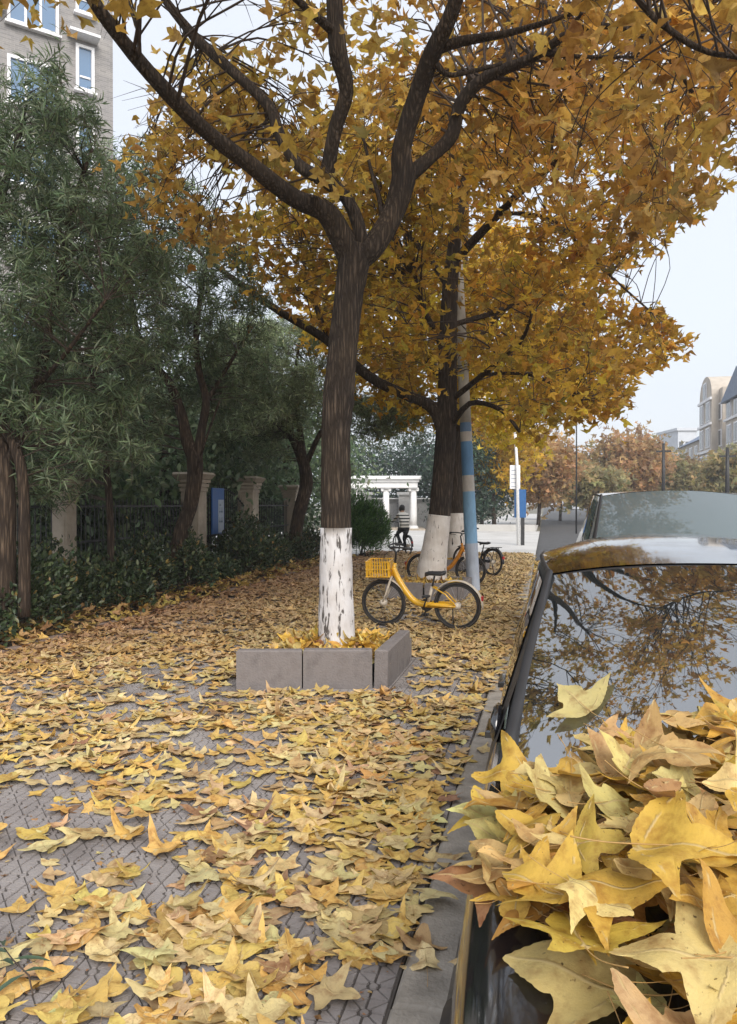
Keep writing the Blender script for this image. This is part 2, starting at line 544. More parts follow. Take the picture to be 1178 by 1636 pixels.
CAN3 = [(0, 0), (.30, .0), (.88, .44), (.26, .50), (.24, .80), (0, 1.14)]
CAN5 = [(0, 0), (.42, -.12), (.34, .10), (.92, .42), (.26, .48), (.22, .84), (0, 1.15)]
T_CANOPY = [make_leaf(0, 1, CAN3 if i % 3 else CAN5, 0, rng, rng.uniform(.6, 1.7)) for i in range(18)]
T_GROUND = [make_leaf(0, 1, OUT3 if i % 3 else OUT5, 0, rng, 0.6) for i in range(14)]
T_MID = [make_leaf(36, 3, OUT3 if i % 3 else OUT5, 0.02, rng, rng.uniform(.25, .7)) for i in range(26)]
T_HERO = [make_leaf(100, 6, OUT3 if i % 4 else OUT5, 0.010, rng, rng.uniform(.25, .75)) for i in range(34)]

def narrow(r):
    V = np.array([(0, 0, 0), (.055, .35, .02), (.05, .65, .0), (0, 1, -.08), (-.05, .65, .0), (-.055, .35, .02), (0, .5, -.02)], float)
    V[:, 2] += -r.uniform(0, .5) * V[:, 1] ** 2
    F = np.array([(0, 1, 6), (1, 2, 6), (2, 3, 6), (3, 4, 6), (4, 5, 6), (5, 0, 6)])
    return V, F, V.copy(), V[:, 0]
T_NARROW = [narrow(rng) for i in range(4)]
def oval(r):
    V = np.array([(0, 0, 0), (.24, .35, .04), (.2, .7, .03), (0, 1, -.06), (-.2, .7, .03), (-.24, .35, .04)], float)
    V[:, 2] += -r.uniform(0, .3) * V[:, 1] ** 2
    F = np.array([(0, 1, 3), (1, 2, 3), (0, 3, 5), (5, 3, 4)])
    return V, F, V.copy(), V[:, 0]
T_OVAL = [oval(rng) for i in range(4)]

def frames(tip, nrm):
    t = tip / np.maximum(np.linalg.norm(tip, axis=1, keepdims=True), 1e-9)
    z = nrm - (nrm * t).sum(1, keepdims=True) * t
    z /= np.maximum(np.linalg.norm(z, axis=1, keepdims=True), 1e-9)
    x = np.cross(t, z)
    return np.stack([x, t, z], axis=2)      # columns

def template_mesh(name, T, mat):
    V, F, lp, vd = T
    me = bpy.data.meshes.new(name)
    me.from_pydata([tuple(p) for p in V], [], [tuple(int(i) for i in f) for f in F])
    a = me.attributes.new('lp', 'FLOAT_VECTOR', 'POINT'); a.data.foreach_set('vector', lp.astype(np.float32).ravel())
    a = me.attributes.new('vd', 'FLOAT', 'POINT'); a.data.foreach_set('value', vd.astype(np.float32).ravel())
    me.polygons.foreach_set('use_smooth', [True] * len(me.polygons))
    me.materials.append(mat)
    me.update()
    return me

def scatter(name, temps, ti, pos, R, sc, col, mat, parent=None, smooth=True):
    """many leaves as one mesh"""
    Vs, Fs, Cs, Ls = [], [], [], []
    off = 0
    for k, (V, F, lp, vd) in enumerate(temps):
        idx = np.nonzero(ti == k)[0]
        if len(idx) == 0: continue
        P = np.einsum('nij,vj->nvi', R[idx], V) * sc[idx][:, None, None] + pos[idx][:, None, :]
        nv = len(V)
        Vs.append(P.reshape(-1, 3))
        Fs.append((F[None] + (np.arange(len(idx)) * nv)[:, None, None] + off).reshape(-1, 3))
        Cs.append(np.repeat(np.c_[col[idx], np.ones(len(idx))], nv, axis=0))
        Ls.append(np.tile(lp, (len(idx), 1)))
        off += nv * len(idx)
    V = np.concatenate(Vs).astype(np.float32); F = np.concatenate(Fs).astype(np.int32)
    me = bpy.data.meshes.new(name)
    me.vertices.add(len(V)); me.vertices.foreach_set('co', V.ravel())
    me.loops.add(F.size); me.loops.foreach_set('vertex_index', F.ravel())
    me.polygons.add(len(F))
    me.polygons.foreach_set('loop_start', np.arange(0, F.size, 3, dtype=np.int32))
    me.update(calc_edges=True)
    a = me.attributes.new('lc', 'FLOAT_COLOR', 'POINT'); a.data.foreach_set('color', np.concatenate(Cs).astype(np.float32).ravel())
    a = me.attributes.new('lp', 'FLOAT_VECTOR', 'POINT'); a.data.foreach_set('vector', np.concatenate(Ls).astype(np.float32).ravel())
    if smooth: me.polygons.foreach_set('use_smooth', np.ones(len(F), bool))
    o = link_mesh(name, me, mat, parent)
    o['kind'] = 'stuff'
    return o

def pick(pal, n, jitter=0.18):
    pal = np.array(pal, float); w = pal[:, 3] / pal[:, 3].sum()
    i = rng.choice(len(pal), n, p=w)
    c = pal[i, :3] * (1 + rng.normal(0, jitter, (n, 1))) * (1 + rng.normal(0, .05, (n, 3)))
    return np.clip(c, 0.005, 0.9), i

# ------------------------------------------------------------------ ground, road, pavement
def sheet(name, x0, x1, y0, y1, z, mat, kind='structure'):
    o = MB().add([(x0, y0, z), (x1, y0, z), (x1, y1, z), (x0, y1, z)], [(0, 1, 2, 3)]).build(name, mat)
    return tag(o, kind=kind)
ROADZ = -0.12
XK0, XK1 = -0.49, -0.30       # kerb
XH = -5.75                     # planting strip edge
YX0, YX1 = 24.0, 48.0          # side road
sheet('ground', -1500, 1500, -300, 2200, -0.16, MT['ground'])   # reaches past the haze on purpose
sheet('road', XK1 + 0.002, 13.0, -6, 900, ROADZ, MT['asphalt'])
sidewalk = sheet('sidewalk', XH, XK0, -4, YX0, -0.006, MT['grout'])
strip = sheet('planting_strip', -8.6, XH - 0.10, -4, YX0 - 1.0, 0.01, MT['soil'])
sheet('courtyard', -40, -8.6, -4, YX0, -0.03, MT['soil'])
sheet('side_road', -60, XK1 + 0.004, YX0, YX1, -0.02, MT['concrete'])
sheet('far_pavement', -5.6, XK0, YX1, 130, 0.02, MT['concrete'])
sheet('opposite_pavement', 13.0, 19.0, -6, 400, 0.0, MT['concrete'])

# kerb stones, each one a piece
kerb = empty('kerb'); kerb['kind'] = 'structure'
kmes = []
for k in range(3):
    mb = MB().cbox(XK0 + .003, XK1, 0, 0.985, -0.14, 0.012, 0.014)
    me = mb.mesh('kerb_stone'); me.materials.append(MT['kerb']); kmes.append(me)
for i in range(27):
    o = bpy.data.objects.new('kerb_stone', kmes[i % 3]); COL.objects.link(o); o.parent = kerb
    o.location = (random.uniform(-.006, .006), -2.5 + i * 0.993, random.uniform(-.006, .006)); o.rotation_euler = (0, 0, random.uniform(-.006, .006))
edging = empty('planting_edging'); edging['kind'] = 'structure'
eme = MB().cbox(XH - .10, XH - .003, 0, 0.49, -0.05, 0.05, 0.01).mesh('edging_stone'); eme.materials.append(MT['edging'])
for i in range(54):
    o = bpy.data.objects.new('edging_stone', eme); COL.objects.link(o); o.parent = edging
    o.location = (random.uniform(-.008, .008), -3.5 + i * 0.497, random.uniform(-.012, .004)); o.rotation_euler = (0, 0, random.uniform(-.01, .01))

# patterned paving tiles (0.28 m, embossed)
TS, GR = 0.28, 0.0032
def tile_mesh():
    mb = MB(); c = TS / 4
    def piece(poly):
        n = len(poly); cx = sum(p[0] for p in poly) / n; cy = sum(p[1] for p in poly) / n
        top, bot = [], []
        for x, y in poly:
            dx, dy = x - cx, y - cy; l = math.hypot(dx, dy)
            k = max(0.3, 1 - GR * 1.6 / l)
            top.append((cx + dx * (k - .07), cy + dy * (k - .07), 0.0)); bot.append((cx + dx * k, cy + dy * k, -0.0065))
        mb.add(top + bot, [tuple(range(n))] + [(i + n, (i + 1) % n + n, (i + 1) % n, i) for i in range(n)])
    for bx in (0, 1):
        for by in (0, 1):
            ox, oy = (bx * 2 + 1) * c, (by * 2 + 1) * c
            ring = [(c, 0), (c, c), (0, c), (-c, c), (-c, 0), (-c, -c), (0, -c), (c, -c)]
            oc = [(0.021 * math.cos(a * PI / 4), 0.021 * math.sin(a * PI / 4)) for a in range(8)]
            for k in range(8):
                k2 = (k + 1) % 8
                piece([(ox + oc[k][0], oy + oc[k][1]), (ox + ring[k][0], oy + ring[k][1]), (ox + ring[k2][0], oy + ring[k2][1]), (ox + oc[k2][0], oy + oc[k2][1])])
            piece([(ox + a, oy + b) for a, b in oc])
    return mb
tmb = tile_mesh()
tme = tmb.mesh('paving_tile'); tme.materials.append(MT['tile'])
spots = []
for i in range(int((XK0 - XH) / TS)):
    for j in range(0, 46):
        x, y = XK0 - .005 - (i + 1) * (TS + .002), 1.5 + j * (TS + .002)
        if x < XH: continue
        u, v, d = proj((x + TS / 2, y + TS / 2, 0))
        if d < 0.5 or d > 12 or u < -90 or u > 960 or v > 1760: continue
        spots.append((d, x, y))
spots.sort()
for d, x, y in spots[:300]:
    o = bpy.data.objects.new('paving_tile', tme); COL.objects.link(o); o.parent = sidewalk
    o.location = (x, y, random.uniform(-.001, .0012)); o.rotation_euler = (random.uniform(-.004, .004), random.uniform(-.004, .004), random.choice((0, 0, 0)))
tv = np.array(tmb.v)
far = MB()
for d, x, y in spots[300:]:
    far.add(tv + np.array([x, y, random.uniform(-.001, .001)]), tmb.f)
fo = far.build('paving_tiles', MT['tile'], sidewalk); fo['kind'] = 'stuff'

# ------------------------------------------------------------------ planters round the street trees (concrete blocks)
def planter(name, label, blocks, fill, h, soil_z):
    t = empty(name, (0, 0, 0), 0, label, 'planter', None)
    cx = sum(p[0] for p in fill) / len(fill); cy = sum(p[1] for p in fill) / len(fill)
    t.location = (cx, cy, 0)
    for (ax, ay), (bx, by), th, tilt, hh in blocks:
        a = math.atan2(by - ay, bx - ax); ln = math.hypot(bx - ax, by - ay)
        M = Matrix.Translation((ax - cx, ay - cy, 0)) @ Matrix.Rotation(a, 4, 'Z') @ Matrix.Rotation(tilt, 4, 'X')
        MB().cbox(0.006, ln - 0.006, 0, th, -0.03, hh, 0.012, M).build('kerb_block', MT['block'], t)
    mb = MB().add([(x - cx, y - cy, soil_z) for x, y in fill], [tuple(range(len(fill)))])
    mb.build('soil', MT['soil'], t)
    return t
A, B = Vector((-2.68, 6.40)), Vector((-1.49, 6.68))
mid = A.lerp(B, 0.487)
planter('tree_planter', 'low concrete block planter around the tree with peeling white limewash, one corner gapped', [
    (tuple(A), tuple(mid), .11, 0.0, .345), (tuple(mid), tuple(B), .11, 0.012, .35),
    ((-1.36, 6.68), (-1.36, 7.25), .12, 0.02, .35), ((-1.36, 7.26), (-1.36, 7.86), .12, 0.0, .345),
    ((-1.36, 8.0), (-2.0, 7.95), .11, 0, .24), ((-2.01, 7.95), (-2.66, 7.9), .11, 0, .22),
    ((-2.68, 7.9), (-2.68, 7.2), .11, 0, .22), ((-2.68, 7.19), (-2.68, 6.42), .11, 0, .26)],
    [(-2.62, 6.5), (-1.44, 6.77), (-1.44, 7.9), (-2.62, 7.86)], .35, 0.21)
def sq_planter(name, label, cx, cy, w=1.36, h=.3):
    a = w / 2
    planter(name, label, [
        ((cx - a, cy - a), (cx - .02, cy - a), .11, 0, h), ((cx + .0, cy - a), (cx + a - .115, cy - a), .11, 0, h),
        ((cx + a, cy - a), (cx + a, cy), .11, 0, h), ((cx + a, cy + .01), (cx + a, cy + a), .11, 0, h),
        ((cx + a - .115, cy + a), (cx, cy + a), .11, 0, h), ((cx - .01, cy + a), (cx - a + .115, cy + a), .11, 0, h),
        ((cx - a, cy + a), (cx - a, cy), .11, 0, h), ((cx - a, cy - .01), (cx - a, cy - a + .115), .11, 0, h)],
        [(cx - a + .05, cy - a + .05), (cx + a - .05, cy - a + .05), (cx + a - .05, cy + a - .05), (cx - a + .05, cy + a - .05)], h, .2)
sq_planter('tree_planter', 'grey concrete block planter directly behind the parked yellow bicycle', -2.0, 13.65)
sq_planter('tree_planter', 'grey concrete block planter beyond the painted pole, next to the side road', -2.05, 19.2)

# ------------------------------------------------------------------ autumn street trees
HOLES1 = [  # sky seen through the foliage
    [(168, 40), (215, 60), (245, 140), (230, 225), (178, 200)],
    [(225, -20), (440, -20), (430, 60), (360, 95), (300, 40), (255, 60)],
    [(295, 250), (350, 270), (420, 320), (400, 350), (330, 335), (285, 290)],
    [(440, 130), (480, 160), (470, 215), (440, 200)],
    [(925, 235), (985, 240), (1000, 300), (950, 330), (925, 290)]]
SKYR = [(1260, 300), (1178, 300), (1145, 330), (1092, 372), (1050, 395), (1000, 425), (960, 440), (1000, 452), (1052, 482), (1078, 512), (1132, 552), (1075, 578), (1008, 612), (1024, 652), (950, 690), (922, 735), (915, 770), (1260, 770)]
TOPL = [(-60, 90), (60, 70), (135, 80), (165, 40), (185, 210), (230, 240), (200, 330), (-60, 330)]
LEFTZ = [(-300, 100), (170, 100), (200, 230), (330, 340), (360, 520), (-300, 700)]

def tree_limbs(limbs, sub=4, seg=10):
    """limbs: list of (list of (u, v, depth, width_px)) -> tube mesh + skeleton samples"""
    mb = MB(); sk = []; rd = []
    for lim in limbs:
        P = [W(u, v, d) for u, v, d, w in lim]; R_ = [max(.006, w / FPX * d / 2) for u, v, d, w in lim]
        p, r = crom(P, R_, sub)
        mb.tube(p, r, seg if R_[0] > .03 else 6, jit=.035, rnd=random)
        sk += [tuple(q) for q in p]; rd += r
    return mb, np.array(sk), np.array(rd)

def grow(name, label, base, trunk, limbs, clumps, crad, nleaf, pal, lsize, group, wash_top=None, wash='limewash', n_single=300, inside=None, single_names=True, barkm='bark', seg=20):
    t = empty(name, base, 0, label, 'tree', group)
    off = -Vector(base)
    # trunk
    P = [W(u, v, d) for u, v, d, w in trunk]; R_ = [w / FPX * d / 2 for u, v, d, w in trunk]
    P[0] = Vector((P[0].x, P[0].y, base[2] - 0.05))
    p, r = crom(P, R_, 6)
    mb = MB()
    mb.tube(p, r, seg, jit=.03, rnd=random)
    mb.v = [tuple(Vector(q) + off) for q in mb.v]
    tr = mb.build('trunk', MT[barkm], t, smooth=True)
    if wash_top:
        wp, wr = [], []
        for i in range(len(p)):
            if p[i].z < wash_top:
                wp.append(p[i]); wr.append(r[i] + .007)
            else:
                f = (wash_top - p[i - 1].z) / max(1e-6, p[i].z - p[i - 1].z)
                wp.append(p[i - 1].lerp(p[i], f)); wr.append(r[i - 1] * (1 - f) + r[i] * f + .007); break
        mw = MB().tube(wp, wr, seg + 6, jit=.02, rnd=random)
        mw.v = [tuple(Vector(q) + off) for q in mw.v]
        mw.build('painted_band', MT[wash], t, smooth=True)
    lm, sk, rd = tree_limbs(limbs)
    # long boughs to the clumps
    tw = MB(); ends = []
    for c in clumps:
        dv = sk - c
        score = np.linalg.norm(dv, axis=1) + 0.5 * np.maximum(0, sk[:, 2] - c[2]) + rng.uniform(0, .9, len(sk))
        k = int(score.argmin()); a = Vector(sk[k]); b = Vector(c)
        ln = (b - a).length
        r0 = min(rd[k] * .5, .004 + .0048 * ln)
        m1 = a.lerp(b, .35) + Vector((random.uniform(-.12, .12), random.uniform(-.12, .12), .10)) * ln * .7
        m2 = a.lerp(b, .7) + Vector((random.uniform(-.1, .1), random.uniform(-.1, .1), .08)) * ln * .7
        pp, rr = crom([a, m1, m2, b], [r0, r0 * .75, r0 * .5, r0 * .3], 3)
        tw.tube(pp, rr, 5, cap=False)
        tws = [(pp[-4], b)]
        for s_ in range(5):
            st = pp[random.randint(max(1, len(pp) - 6), len(pp) - 1)]
            e = b + Vector((random.gauss(0, 1), random.gauss(0, 1), random.gauss(-.1, .7))).normalized() * crad * random.uniform(.6, 1.25)
            eu, ev, ed = proj(np.array([tuple(e)]))
            if ed[0] > .3 and in_poly(eu, ev, SKYR)[0]: continue
            mm = st.lerp(e, .5) + Vector((0, 0, .06))
            tw.tube([st, mm, e], [r0 * .35 + .002, r0 * .25 + .0015, .0015], 4, cap=False)
            tws += [(st, mm), (mm, e)]
        ends.append(tws)
    lm.v = [tuple(Vector(q) + off) for q in lm.v]
    tw.v = [tuple(Vector(q) + off) for q in tw.v]
    lm.build('limbs', MT[barkm], t, smooth=True)
    o = tw.build('twigs', MT['twig'], t, smooth=True); o['kind'] = 'stuff'
    # leaves
    pos = []
    for tws in ends:
        for k in range(nleaf):
            a, b = random.choice(tws)
            q = a.lerp(b, random.random() ** .7)
            pos.append((q.x + random.gauss(0, crad * .26), q.y + random.gauss(0, crad * .26), q.z + random.gauss(-.03, crad * .22)))
    pos = np.array(pos)
    if inside is not None:
        pos = pos[inside(pos)]
    n = len(pos)
    tip = rng.normal(0, 1, (n, 3)); tip[:, 2] -= .55
    nr = rng.normal(0, .75, (n, 3)); nr[:, 2] += .9
    Rm = frames(tip, nr)
    sc = lsize * rng.uniform(.5, 1.35, n)
    col, ci = pick(pal, n)
    # hue drifts from bough to bough
    ph = np.sin(pos[:, 0] * 1.1 + 2) + np.sin(pos[:, 2] * 1.3 + pos[:, 1] * .8)
    col *= (1 + .12 * ph)[:, None]; col[:, 1] *= 1 + .06 * np.sin(pos[:, 0] * .9 + pos[:, 2] * .7)
    ti = rng.integers(0, len(T_CANOPY), n)
    u, v, d = proj(pos)
    vis = (u > 0) & (u < 1178) & (v > 0) & (v < 1636) & (d > .5)
    size = np.where(vis, sc / np.maximum(d, .3), 0)
    order = np.argsort(-size)
    single = order[:n_single]; rest = order[n_single:]
    for k, i in enumerate(single):
        o = bpy.data.objects.new('leaf', LEAFME[int(ti[i])]); COL.objects.link(o); o.parent = t
        M = Matrix(Rm[i].tolist()).to_4x4()
        M = Matrix.Translation(Vector(pos[i]) + off) @ M @ Matrix.Scale(float(sc[i]), 4)
        o.matrix_local = M
        o.color = (float(col[i, 0]), float(col[i, 1]), float(col[i, 2]), 1)
    offn = np.array(off)
    scatter('foliage', T_CANOPY, ti[rest], pos[rest] + offn, Rm[rest], sc[rest], col[rest], MT['leaf_stuff'], t, smooth=False)
    return t

LEAFME = [template_mesh('leaf', T, MT['leaf_obj']) for T in T_CANOPY]

PAL1 = [(.61, .38, .085, 3), (.72, .48, .11, 3.6), (.46, .28, .085, 1.4), (.58, .43, .13, 1.4), (.70, .48, .16, 1.4)]
PAL2 = [(.58, .37, .06, 3), (.70, .48, .065, 2.6), (.44, .26, .05, 2), (.40, .31, .07, 1.6), (.54, .29, .05, 1.4)]
PAL3 = [(.66, .46, .05, 3), (.74, .54, .07, 2.4), (.55, .34, .04, 2)]

def ell_points(n, c, r, low=-1.0, power=.5, seed=0):
    g = np.random.default_rng(seed)
    out = []
    while len(out) < n:
        p = g.uniform(-1, 1, 3)
        l = np.linalg.norm(p)
        if l > 1 or p[2] < low: continue
        if g.random() > .25 + .75 * l: continue
        out.append(np.array(c) + p * np.array(r))
    return np.array(out)

def mask_fn(holes, keep=0.06, zones=()):
    def f(P):
        u, v, d = proj(P)
        ok = np.ones(len(P), bool)
        front = d > .3
        for h in holes:
            ok &= ~(front & in_poly(u, v, h) & (rng.random(len(P)) > keep))
        for z, k in zones:
            ok &= ~(front & in_poly(u, v, z) & (rng.random(len(P)) > k))
        return ok
    return f

# --- tree with the peeling limewash (in the near planter)
D1 = 7.45
T1 = [(538, 1020, D1, 60), (537.5, 985, D1, 55), (537, 930, D1, 51), (537, 843, D1, 48), (537, 760, D1, 47), (537, 690, D1, 46), (541, 640, D1, 51), (545, 590, D1, 47), (550, 540, D1, 46), (558, 470, D1, 46), (567, 415, D1, 52), (570, 395, D1, 48)]
L1 = [
    [(566, 425, D1, 44), (548, 385, D1 - .05, 42), (520, 340, D1 - .15, 36), (470, 318, D1 - .3, 30), (400, 265, D1 - .6, 27), (330, 212, D1 - .9, 25), (270, 152, D1 - 1.2, 25), (215, 90, D1 - 1.4, 23), (165, 25, D1 - 1.6, 21), (110, -60, D1 - 1.8, 19), (30, -180, D1 - 2.0, 14), (-60, -300, D1 - 2.2, 8)],
    [(572, 410, D1, 30), (574, 365, D1 - .05, 22), (553, 318, D1 - .02, 20), (524, 292, D1, 24), (520, 278, D1, 24)],
    [(524, 292, D1, 22), (478, 266, D1 + .1, 20), (446, 215, D1 + .2, 18), (430, 172, D1 + .3, 18), (370, 115, D1 + .5, 16), (315, 65, D1 + .7, 16), (270, 10, D1 + .8, 14), (225, -60, D1 + .9, 12), (150, -160, D1 + 1.0, 7)],
    [(522, 285, D1, 24), (536, 210, D1 - .1, 23), (554, 150, D1 - .2, 24), (541, 90, D1 - .3, 30), (536, 30, D1 - .3, 28), (530, -40, D1 - .3, 26), (500, -160, D1 - .4, 20), (470, -300, D1 - .4, 12)],
    [(538, 60, D1 - .3, 16), (510, 35, D1 - .5, 13), (470, 0, D1 - .7, 11), (410, -60, D1 - 1, 8)],
    [(574, 415, D1, 40), (596, 395, D1, 38), (625, 350, D1 + .1, 36), (644, 292, D1 + .15, 40), (642, 240, D1 + .1, 31), (665, 160, D1, 30), (690, 90, D1 - .2, 30), (715, 40, D1 - .35, 25), (738, -20, D1 - .5, 22), (790, -130, D1 - .9, 16), (880, -190, D1 - 1.5, 13), (960, -90, D1 - 2.0, 12), (1020, 8, D1 - 2.3, 11), (1080, 62, D1 - 2.45, 10), (1130, 88, D1 - 2.5, 9), (1190, 102, D1 - 2.6, 7), (1260, 160, D1 - 2.7, 4)],
    [(650, 285, D1 + .15, 26), (690, 252, D1 + .3, 21), (722, 218, D1 + .4, 22), (736, 168, D1 + .4, 21), (775, 128, D1 + .3, 19), (850, 96, D1 + .1, 15), (905, 60, D1 - .2, 13), (960, 46, D1 - .5, 10), (1040, 70, D1 - .9, 7), (1110, 160, D1 - 1.2, 5)],
    [(700, 82, D1 - .2, 18), (740, 70, D1 - .3, 16), (800, 60, D1 - .5, 12), (860, 44, D1 - .8, 9), (930, 20, D1 - 1.1, 7)],
    [(698, 108, D1 - .2, 11), (722, 124, D1 - .2, 8), (800, 106, D1 - .1, 5)],
    [(612, 362, D1 + .1, 9), (606, 320, D1 + .2, 7), (594, 278, D1 + .3, 6), (580, 220, D1 + .4, 4)],
    [(225, 95, D1 - 1.4, 9), (222, 50, D1 - 1.3, 7), (200, -10, D1 - 1.2, 6)],
    [(870, 90, D1, 8), (930, 95, D1 - .1, 6), (1010, 95, D1 - .2, 4)],
    [(905, 60, D1 - .2, 7), (940, 0, D1 - .5, 7), (950, -60, D1 - .6, 5)],
    [(645, 230, D1 + .1, 20), (700, -120, D1 + .9, 18), (720, -260, D1 + 1.3, 10)],
]
L1.pop()
c1 = ell_points(760, (-.7, 6.4, 6.6), (4.4, 4.0, 3.0), low=-.95, seed=3)
u, v, d = proj(c1)
lowb = np.interp(u, [-400, 180, 300, 420, 520, 640, 800, 900, 1000, 1178, 1500], [60, 80, 260, 300, 300, 300, 330, 330, 360, 330, 340])
ok = (d > 2.6) & (v < lowb)
ok &= ~in_poly(u, v, SKYR)
for h in HOLES1: ok &= ~in_poly(u, v, h)
leftsparse = (u > 120) & (u < 490) & (v > -40)
ok &= ~(leftsparse & (rng.random(len(c1)) > .8))
ok &= ~((u < 140) & (v > 20))
# gaps overhead and to the right where the windscreen mirrors the sky
front = (u > 120) & (u < 870) & (v > -60) & (d < 7.75)
ok &= ~(front & (rng.random(len(c1)) > .03))
ok &= ~((u >= 870) & (v > -60) & (d < 4.9))
over = (c1[:, 0] > .9) & (c1[:, 1] < 5.6)
ok &= ~(over & (rng.random(len(c1)) > .22) & ~((u > 0) & (u < 1178) & (v > 0)))
ok &= ~((v < -40) & (rng.random(len(c1)) > .45))
c1 = c1[ok]
fill = []
while len(fill) < 34:
    uu, vv = random.uniform(200, 480), random.uniform(120, 440)
    if in_poly(np.array([uu]), np.array([vv]), [(235, 130), (300, 90), (440, 170), (480, 300), (400, 430), (310, 400), (215, 270)])[0] and not any(in_poly(np.array([uu]), np.array([vv]), h)[0] for h in HOLES1):
        fill.append(np.array(W(uu, vv, random.uniform(8.2, 10.2))))
c1 = np.concatenate([c1, np.array(fill)])
print('clumps1', len(c1))
grow('street_tree', 'big autumn tree forking wide, peeling white limewash on its trunk, in the nearest planter', (W(538, 1015, D1).x, W(538, 1015, D1).y, .21), T1, L1, c1, .5, 25, PAL1, .112,
     'autumn street trees along the pavement', wash_top=CAMH - (843 - HZ) / FPX * D1, inside=mask_fn(HOLES1 + [SKYR], .10, [(TOPL, .25)]))

# --- second tree, behind the bicycle
D2 = 13.8
T2 = [(688, 925, D2, 52), (691, 905, D2, 45), (696, 870, D2, 39), (702, 825, D2, 35), (708, 760, D2, 34), (712, 700, D2, 33), (715, 620, D2, 31), (716, 540, D2, 28), (718, 480, D2, 26), (722, 420, D2, 23)]
L2 = [
    [(722, 425, D2, 22), (728, 370, D2, 19), (736, 320, D2, 18), (748, 268, D2, 18), (756, 205, D2, 15), (752, 120, D2, 12), (745, 40, D2 + .2, 9), (750, -60, D2 + .3, 6)],
    [(709, 690, D2, 24), (692, 652, D2, 20), (650, 632, D2 + .2, 17), (590, 602, D2 + .5, 16), (520, 542, D2 + .8, 14), (450, 500, D2 + 1, 12), (385, 455, D2 + 1.2, 11), (345, 425, D2 + 1.4, 7), (290, 380, D2 + 1.5, 5)],
    [(528, 548, D2 + .8, 9), (505, 490, D2 + .7, 8), (490, 440, D2 + .6, 6), (480, 380, D2 + .5, 4)],
    [(718, 600, D2, 11), (700, 540, D2 - .3, 10), (680, 500, D2 - .6, 8), (660, 440, D2 - .9, 5)],
    [(716, 690, D2, 11), (750, 645, D2 - .4, 9), (800, 655, D2 - .8, 7), (830, 690, D2 - 1.1, 5)],
    [(720, 640, D2, 10), (770, 600, D2 - .6, 9), (830, 548, D2 - 1.3, 7), (850, 500, D2 - 1.6, 4)],
    [(775, 598, D2 - .6, 6), (850, 600, D2 - 1.0, 5), (930, 640, D2 - 1.5, 4)],
    [(724, 420, D2, 15), (760, 382, D2 - .3, 14), (800, 340, D2 - .8, 13), (850, 290, D2 - 1.3, 12), (910, 245, D2 - 1.8, 11), (965, 195, D2 - 2.2, 9), (1030, 150, D2 - 2.5, 6)],
    [(800, 342, D2 - .8, 7), (880, 352, D2 - 1.4, 5), (950, 420, D2 - 1.8, 4), (1040, 500, D2 - 2.2, 3)],
    [(722, 470, D2, 11), (690, 420, D2 + .6, 10), (640, 360, D2 + 1.3, 8), (600, 300, D2 + 2, 6)],
    [(748, 300, D2, 9), (720, 240, D2 + .5, 7), (690, 160, D2 + 1, 5)],
    [(722, 520, D2, 9), (790, 500, D2 + .8, 8), (880, 470, D2 + 1.4, 6), (960, 500, D2 + 1.8, 4)],
]
c2 = ell_points(560, (-1.35, 13.2, 5.6), (4.6, 3.4, 3.5), seed=7)
u, v, d = proj(c2)
ok = ~in_poly(u, v, SKYR)
for h in HOLES1[:4]: ok &= ~(in_poly(u, v, h) & (rng.random(len(c2)) > .15))
lowb = np.interp(u, [180, 300, 380, 480, 520, 600, 680, 700, 760, 820, 900, 1000, 1100], [230, 330, 470, 480, 560, 580, 640, 560, 560, 640, 700, 640, 560])
ok &= v < lowb
ok &= ~(in_poly(u, v, LEFTZ) & (rng.random(len(c2)) > .12))
ok &= ~((u < 480) & (v < 300) & (rng.random(len(c2)) > .5))
corr = ((np.abs(u - 716) < 34) & (v > 380)) | (np.abs((v - 410) + (u - 722) * .88) < 30) | (np.abs(v - (455 + (u - 385) * .6)) < 26) & (u < 700)
ok &= ~(corr & (d < 13.9) & (rng.random(len(c2)) > .2))
c2 = np.concatenate([c2[ok], np.array([W(1095, 552, D2 - 2), W(1060, 540, D2 - 2), W(1000, 640, D2 - 1.7), W(980, 655, D2 - 1.6), W(1020, 500, D2 - 2.2), W(640, 560, D2 - .5), W(660, 640, D2 + .5), W(470, 470, D2 + .5)])])
print('clumps2', len(c2))
grow('street_tree', 'golden autumn tree rising from the planter behind the yellow bicycle', (W(688, 918, D2).x, W(688, 918, D2).y, .2), T2, L2, c2, .54, 29, PAL2, .122,
     'autumn street trees along the pavement', wash_top=CAMH - (823 - HZ) / FPX * D2, wash='limewash2', inside=mask_fn(HOLES1[:4] + [SKYR], .16, [(LEFTZ, .3)]), seg=18)

# --- third tree
D3 = 19.3
T3 = [(728, 895, D3, 34), (728, 860, D3, 28), (727, 820, D3, 26), (727, 740, D3, 24), (726, 650, D3, 22), (728, 560, D3, 20)]
L3 = [
    [(727, 565, D3, 19), (735, 480, D3, 16), (742, 400, D3, 12), (745, 300, D3, 8)],
    [(727, 640, D3, 13), (680, 570, D3 + .4, 11), (620, 510, D3 + .8, 8), (560, 460, D3 + 1.2, 5)],
    [(727, 660, D3, 12), (770, 610, D3 - .4, 10), (830, 590, D3 - .9, 7), (900, 600, D3 - 1.4, 5)],
    [(728, 600, D3, 10), (700, 520, D3 - .7, 8), (670, 440, D3 - 1.2, 5)],
    [(728, 590, D3, 10), (800, 500, D3 + .5, 8), (870, 440, D3 + 1, 5)]]
c3 = ell_points(230, (-2.2, 19.6, 5.6), (4.4, 3.2, 3.0), seed=9)
u, v, d = proj(c3)
